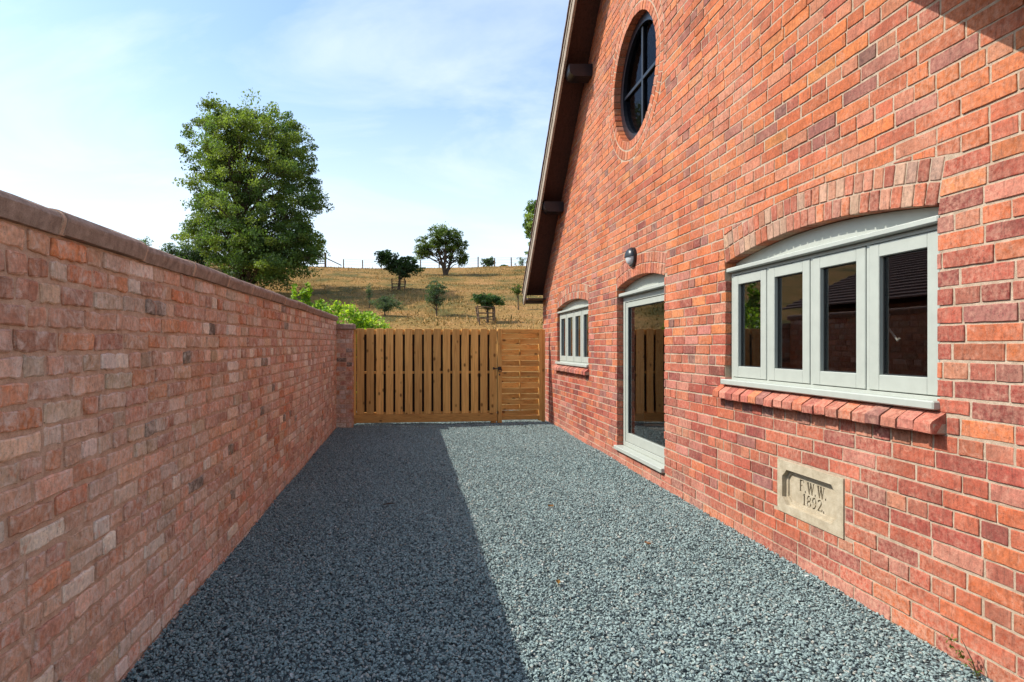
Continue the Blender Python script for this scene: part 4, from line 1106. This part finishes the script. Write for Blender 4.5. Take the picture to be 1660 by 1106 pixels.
make_tree('bush_tree', 'dense low round tree in a tilted wooden guard by the gate', 'tree', (bx, Y4, bz),
          [(oo(790), 0, hh(486), 24*k, 20*k, 10*k, 3), (oo(776), 0, hh(483), 12*k, 12*k, 8*k, 1), (oo(808), 0, hh(490), 14*k, 12*k, 9*k, 1), (oo(790), 0, hh(498), 14*k, 10*k, 7*k, .8)], 130, 44, .07, [s2l(72, 100, 58), s2l(86, 112, 64), s2l(60, 86, 50)], 105, .07, hh(490), 20, .4, sprd=(.09, .17))
Y5 = hill_Y(841, 503); bx = at(841, Y5); bz = tz(bx, Y5); k = Y5/1000; hh = lambda py: (503-py)*k; oo = lambda p: (p-841)*k
make_tree('sapling', 'small upright sapling near the far eaves of the house', 'tree', (bx, Y5, bz),
          [(oo(838), 0, hh(470), 10*k, 8*k, 14*k, 3)], 34, 18, .085, OLV, 106, .035, hh(470), 14, .3, sprd=(.09, .16))
Y6 = hill_Y(624, 512); bx = at(624, Y6); bz = tz(bx, Y6); k = Y6/1000; hh = lambda py: (512-py)*k; oo = lambda p: (p-624)*k
make_tree('grey_shrub', 'rounded grey-green shrub on the slope behind the bright bush', 'shrub', (bx, Y6, bz),
          [(oo(626), 0, hh(493), 28*k, 22*k, 15*k, 3)], 110, 40, .09, GRY, 107, .05, hh(492), 24, .2, sprd=(.12, .2), aspect=.3)
Y7 = hill_Y(600, 500); bx = at(598, Y7); bz = tz(bx, Y7); k = Y7/1000; hh = lambda py: (500-py)*k; oo = lambda p: (p-598)*k
make_tree('sapling', 'thin feathery sapling left of the grey-green shrub', 'tree', (bx, Y7, bz),
          [(oo(598), 0, hh(474), 8*k, 8*k, 16*k, 3)], 40, 16, .09, GRY, 108, .035, hh(472), 14, .3, sprd=(.12, .2), aspect=.35)
# skyline shrubs
for i, (pxx, py, Y, rw, rh, lab, cat, nm_) in enumerate([
        (792, 432, 75.5, 13, 9, 'low dark bush on the skyline left of the post', 'bush', 'skyline_bush'),
        (817, 433, 77, 6.5, 4, 'tiny dark bush on the skyline right of the larger one', 'bush', 'skyline_bush'),
        (847, 433, 79, 13, 14, 'sparse pale bush on the skyline beside the house eaves', 'bush', 'skyline_bush')]):
    bx = at(pxx, Y); bz = tz(bx, Y); k = Y/1000
    make_tree(nm_, lab, cat, (bx, Y, bz), [(0, 0, rh*k*1.0, rw*k, rw*k, rh*k, 1)], 60 if i < 2 else 34, 30 if i < 2 else 14, .2 if i < 2 else .16, DRK if i < 2 else GRY, 120+i, .08, rh*k, 12, .3, sprd=(.2, .4))
# tall tree half hidden by the house
Y = 62; bx = at(882, Y); bz = tz(bx, Y); k = Y/1000
make_tree('broadleaf_tree', 'tall dark green tree mostly hidden behind the house roof', 'tree', (bx, Y, bz),
          [(0, 0, zat(360, Y)-bz, 36*k, 34*k, 44*k, 2), (0, 0, zat(410, Y)-bz, 30*k, 30*k, 26*k, 1)], 220, 80, .24, GRN, 130, .3, 5.5, 40, .6, sprd=(.35, .6))
# trees and hedge left, beyond the wall
Y = 60; bx = at(292, Y); bz = tz(bx, Y); k = Y/1000
make_tree('field_hedge', 'dark hedge clump at the foot of the tall tree on its left', 'hedge', (bx, Y, bz),
          [(0, 0, 1.2, 3.2, 2.0, 1.6, 1), (2.0, 0, 1.6, 2.2, 2.0, 1.9, 1)], 110, 60, .2, DRK, 131, .12, 1.6, 20, .4, sprd=(.4, .7))
Y = 66; bx = at(262, Y); bz = tz(bx, Y)
make_tree('field_hedge', 'long low dark hedge along the horizon above the wall', 'hedge', (bx, Y, bz),
          [(0, 0, .5, 7.5, 1.4, .7, 1)], 120, 50, .2, DRK, 132, .1, .8, 20, .4, sprd=(.4, .6))
Y = 34; bx = at(236, Y); bz = tz(bx, Y); k = Y/1000
make_tree('sapling', 'bare twiggy sapling tip poking above the wall coping', 'tree', (bx, Y, bz),
          [(0, 0, zat(392, Y)-bz, 14*k, 10*k, 9*k, 1)], 26, 9, .10, GRN, 133, .04, zat(388, Y)-bz, 18, .3, sprd=(.12, .25))
Y = 30; bx = at(-24, Y); bz = tz(bx, Y); k = Y/1000
make_tree('broadleaf_tree', 'tree at the left picture edge, only its twig tips showing', 'tree', (bx, Y, bz),
          [(0, 0, zat(330, Y)-bz, 20*k, 20*k, 26*k, 1)], 60, 40, .13, GRN, 134, .1, zat(340, Y)-bz, 24, .5, sprd=(.2, .35))

# bright leafy bush just behind the wall end
rs = np.random.default_rng(140)
Yb = 13.2; k = Yb/1000; bx = at(560, Yb)
bush = thing('leafy_bush', (bx, Yb, tz(bx, Yb)), 'bright lime-green leafy bush behind the wall end and gate', 'bush')
C = []; SP = []
for cx, cy_, cz, rx, ry, rz, n in ((at(545, Yb), Yb, zat(538, Yb), 62*k, .9, 46*k, 190), (at(603, Yb), Yb+.1, zat(543, Yb), 44*k, .8, 35*k, 110), (at(510, Yb), Yb+.3, zat(520, Yb), 28*k, .6, 34*k, 60), (at(560, Yb), Yb, .9, 1.2, .9, .9, 60)):
    d = rs.normal(size=(n, 3)); d /= np.linalg.norm(d, axis=1)[:, None]; C.append(np.array([cx, cy_, cz])+d*np.array([rx, ry, rz])*rs.uniform(.75, 1.02, (n, 1))); SP.append(np.full((n, 3), .13))
for pxx, top in ((478, 466), (489, 472), (500, 462), (497, 476), (522, 490), (545, 492)):        # upright shoots
    for q_ in np.linspace(0, 1, 7):
        C.append(np.array([[at(pxx, Yb)+rs.normal(0, .02), Yb+rs.normal(0, .05), zat(top+34*(1-q_), Yb)]])); SP.append(np.full((1, 3), .07))
C = np.concatenate(C); SP = np.concatenate(SP); C[:, 2] = np.maximum(C[:, 2], .1)
V, F, ci2 = leaves(C, SP, np.full(len(C), 17), .095, rs, .55, .8)
cols = np.asarray([s2l(150, 176, 52), s2l(126, 158, 50), s2l(172, 192, 66), s2l(104, 138, 46)]); T = cols[rs.integers(0, 4, len(ci2))]*rs.uniform(.8, 1.2, (len(ci2), 1))
mobj('foliage', V, F, M['leaf'], bush, tint=np.repeat(T, 4, 0))
sm = MB()
for j in rs.choice(len(C), 60, replace=False):
    pts, rad = limb((bx+rs.normal(0, .3), Yb+rs.normal(0, .2), tz(bx, Yb)), C[j], .014, .004, rs, .05, 5, .06); sm.tube(pts, rad, 5, False)
sm.build('stems', M['bark'], bush)

# wooden tree guards
def guard(label, Y, pxx, py, wpx, hpx, tilt, seed):
    rs = random.Random(seed); k = Y/1000; x = at(pxx, Y); z = tz(x, Y); wd, h = wpx*k, hpx*k
    t = thing('tree_guard', (x, Y, z), label, 'tree guard', 'wooden guards round the hillside trees')
    cor = [(-.5, -.5), (.5, -.5), (.5, .5), (-.5, .5)]; tops = []
    for a, b in cor:
        p0 = Vector((x+a*wd, Y+b*wd, tz(x+a*wd, Y+b*wd)-.1)); p1 = Vector((x+a*wd*1.12+tilt*h+rs.uniform(-.03, .03), Y+b*wd*1.1, z+h*rs.uniform(.9, 1.05)))
        MB().tube([p0, p1], .035, 5).build('post', M['old_timber'], t, tint=(rs.random(), .3, .5)); tops.append((p0, p1))
    for f in (.38, .66, .93):
        for i in range(4):
            a = tops[i][0].lerp(tops[i][1], f+rs.uniform(-.05, .05)); b = tops[(i+1) % 4][0].lerp(tops[(i+1) % 4][1], f+rs.uniform(-.05, .05))
            MB().tube([a, b], .022, 4).build('rail', M['old_timber'], t, tint=(rs.random(), .6, .5))
guard('tilted wooden guard round the dense low tree', Y4, 789, 523, 24, 26, -.08, 1)
guard('wooden guard round the dark spreading tree mid-slope', Y2, 646, 470, 20, 16, .0, 2)

# post and wire fence and a field gate on the ridge
fence = thing('wire_fence', (at(680, 74.5), 74.5, tz(0, 74.5)), 'post and wire fence running along the hill skyline', 'fence')
tops = []
for pxx in (557, 588, 618, 650, 682, 712, 744, 775, 802, 829, 858):
    x = at(pxx, 74.5); z = tz(x, 74.5); h = 1.15+.15*math.sin(pxx)
    MB().tube([(x, 74.5, z-.2), (x+.03*math.sin(pxx*3), 74.5, z+h)], .075, 6).build('post', M['old_timber'], fence, tint=(.4, .4, .4)); tops.append((x, z))
for f in (.45, .8, 1.05):
    MB().tube([(x, 74.5-.08, z+f) for x, z in tops], .008, 4).build('wire', M['wire'], fence)
Yg = 73.0; fg = thing('field_gate', (at(500, Yg), Yg, tz(at(500, Yg), Yg)), 'five-bar wooden field gate on the ridge beside the tall tree', 'gate')
x0, x1 = at(470, Yg), at(527.5, Yg); z = max(tz(x0, Yg), tz(x1, Yg))
for x, h in ((x0, 1.5), (x1, 1.55)): MB().box((x-.11, Yg-.11, z-.6), (x+.11, Yg+.11, z+h), .02).build('gate_post', M['old_timber'], fg, tint=(.3, .3, .3))
for f in (.25, .5, .75, .98, 1.22): MB().box((x0+.12, Yg-.03, z+f), (x1-.12, Yg+.02, z+f+.09), .01).build('bar', M['old_timber'], fg, tint=(.6, .3, .3))
MB().tube([(x1+.1, Yg, z+.9), (x1+1.9, Yg, z+.05)], .06, 5).build('strut', M['old_timber'], fg, tint=(.5, .5, .5))

# dry grass tufts over the slope
rs = np.random.default_rng(9); n = 52000
Yv = 21+rs.random(n)**.8*55; Xv = (rs.uniform(330, 905, n)-680)*Yv/1000; Zv = terrain(Xv, Yv)
hg = rs.uniform(.02, .08, n)*(1+2.2*(rs.random(n) < .05))*(.5+.9*np.clip(fbm(Xv*6, Yv*6, 5.0)+.5, 0, 1.3)); az = rs.uniform(0, 6.283, n); wdt = rs.uniform(.02, .06, n)
ln_ = rs.normal(0, .05, (n, 2))
A = np.stack([Xv-np.cos(az)*wdt, Yv-np.sin(az)*wdt, Zv-.02], 1); B = np.stack([Xv+np.cos(az)*wdt, Yv+np.sin(az)*wdt, Zv-.02], 1); Cc = np.stack([Xv+ln_[:, 0], Yv+ln_[:, 1], Zv+hg], 1)
gcol = np.asarray([s2l(170, 132, 82), s2l(152, 118, 70), s2l(112, 100, 54), s2l(178, 142, 92)])[rs.integers(0, 4, n)]*rs.uniform(.8, 1.15, (n, 1))
gt = mobj('dry_grass', np.stack([A, B, Cc], 1).reshape(-1, 3), np.arange(3*n).reshape(n, 3), M['grass_blade'], tint=np.repeat(gcol, 3, 0), origin=(0, 0, 0)); tag(gt, 'short parched grass covering the hillside', 'grass', kind='stuff')

# small weed at the foot of the house wall
rs = np.random.default_rng(15); wy = 2.49
weed = thing('weed', (HX-.05, wy, 0), 'small green weed growing at the foot of the house wall', 'plant')
C = np.array([[HX-.05+rs.normal(0, .012)-.01*q_, wy+rs.normal(0, .012)+.012*q_, .012+.018*q_] for q_ in range(7) for _ in range(2)])
V, F, ci2 = leaves(C, np.full((len(C), 3), .016), np.full(len(C), 5), .017, rs, .5, .6)
cols = np.asarray([s2l(96, 112, 44), s2l(120, 120, 56), s2l(74, 92, 40)]); T = cols[rs.integers(0, 3, len(ci2))]
mobj('leaves', V, F, M['leaf'], weed, tint=np.repeat(T, 4, 0))
MB().tube([(HX-.045, wy, -.01), (HX-.055, wy+.02, .06), (HX-.07, wy+.05, .13)], [.003, .0025, .001], 5).build('stem', M['bark'], weed)
# a few dry leaves and a twig on the gravel
rs = random.Random(3)
for i, (pxx, py, lab, c) in enumerate(((905, 953, 'curled tan dead leaf lying on the sunlit gravel nearest the camera', (150, 112, 60)), (893, 826, 'small brown dead leaf on the sunlit gravel in mid-yard', (140, 100, 70)), (1050, 888, 'pale brown dead leaf on the gravel below the near window', (150, 110, 84)))):
    Y = CAM_H/((py-563)/1000); x = at(pxx, Y); s = .03; V = []; F = []
    a0 = rs.uniform(0, 6)
    for q_ in range(5):
        t = q_/4-.5
        for e_ in (-1, 0, 1):
            wv = s*.45*math.cos(t*math.pi*.95); V.append((x+math.cos(a0)*t*s*1.6-math.sin(a0)*e_*wv, Y+math.sin(a0)*t*s*1.6+math.cos(a0)*e_*wv, .024+.012*abs(e_)+.01*t*t))
    for q_ in range(4):
        for e_ in range(2): a = q_*3+e_; F.append((a, a+1, a+4, a+3))
    tag(mobj('fallen_leaf', V, F, M['leaf'], tint=s2l(*c)), lab, 'leaf', 'dead leaves on the gravel')
Y = CAM_H/(.822-.563); x = at(630, Y)
tag(MB().tube([(x-.045, Y-.01, .022), (x, Y, .03), (x+.05, Y+.012, .026)], [.004, .006, .003], 6).build('twig', M['bark']), 'short dark twig lying on the shaded gravel', 'twig')
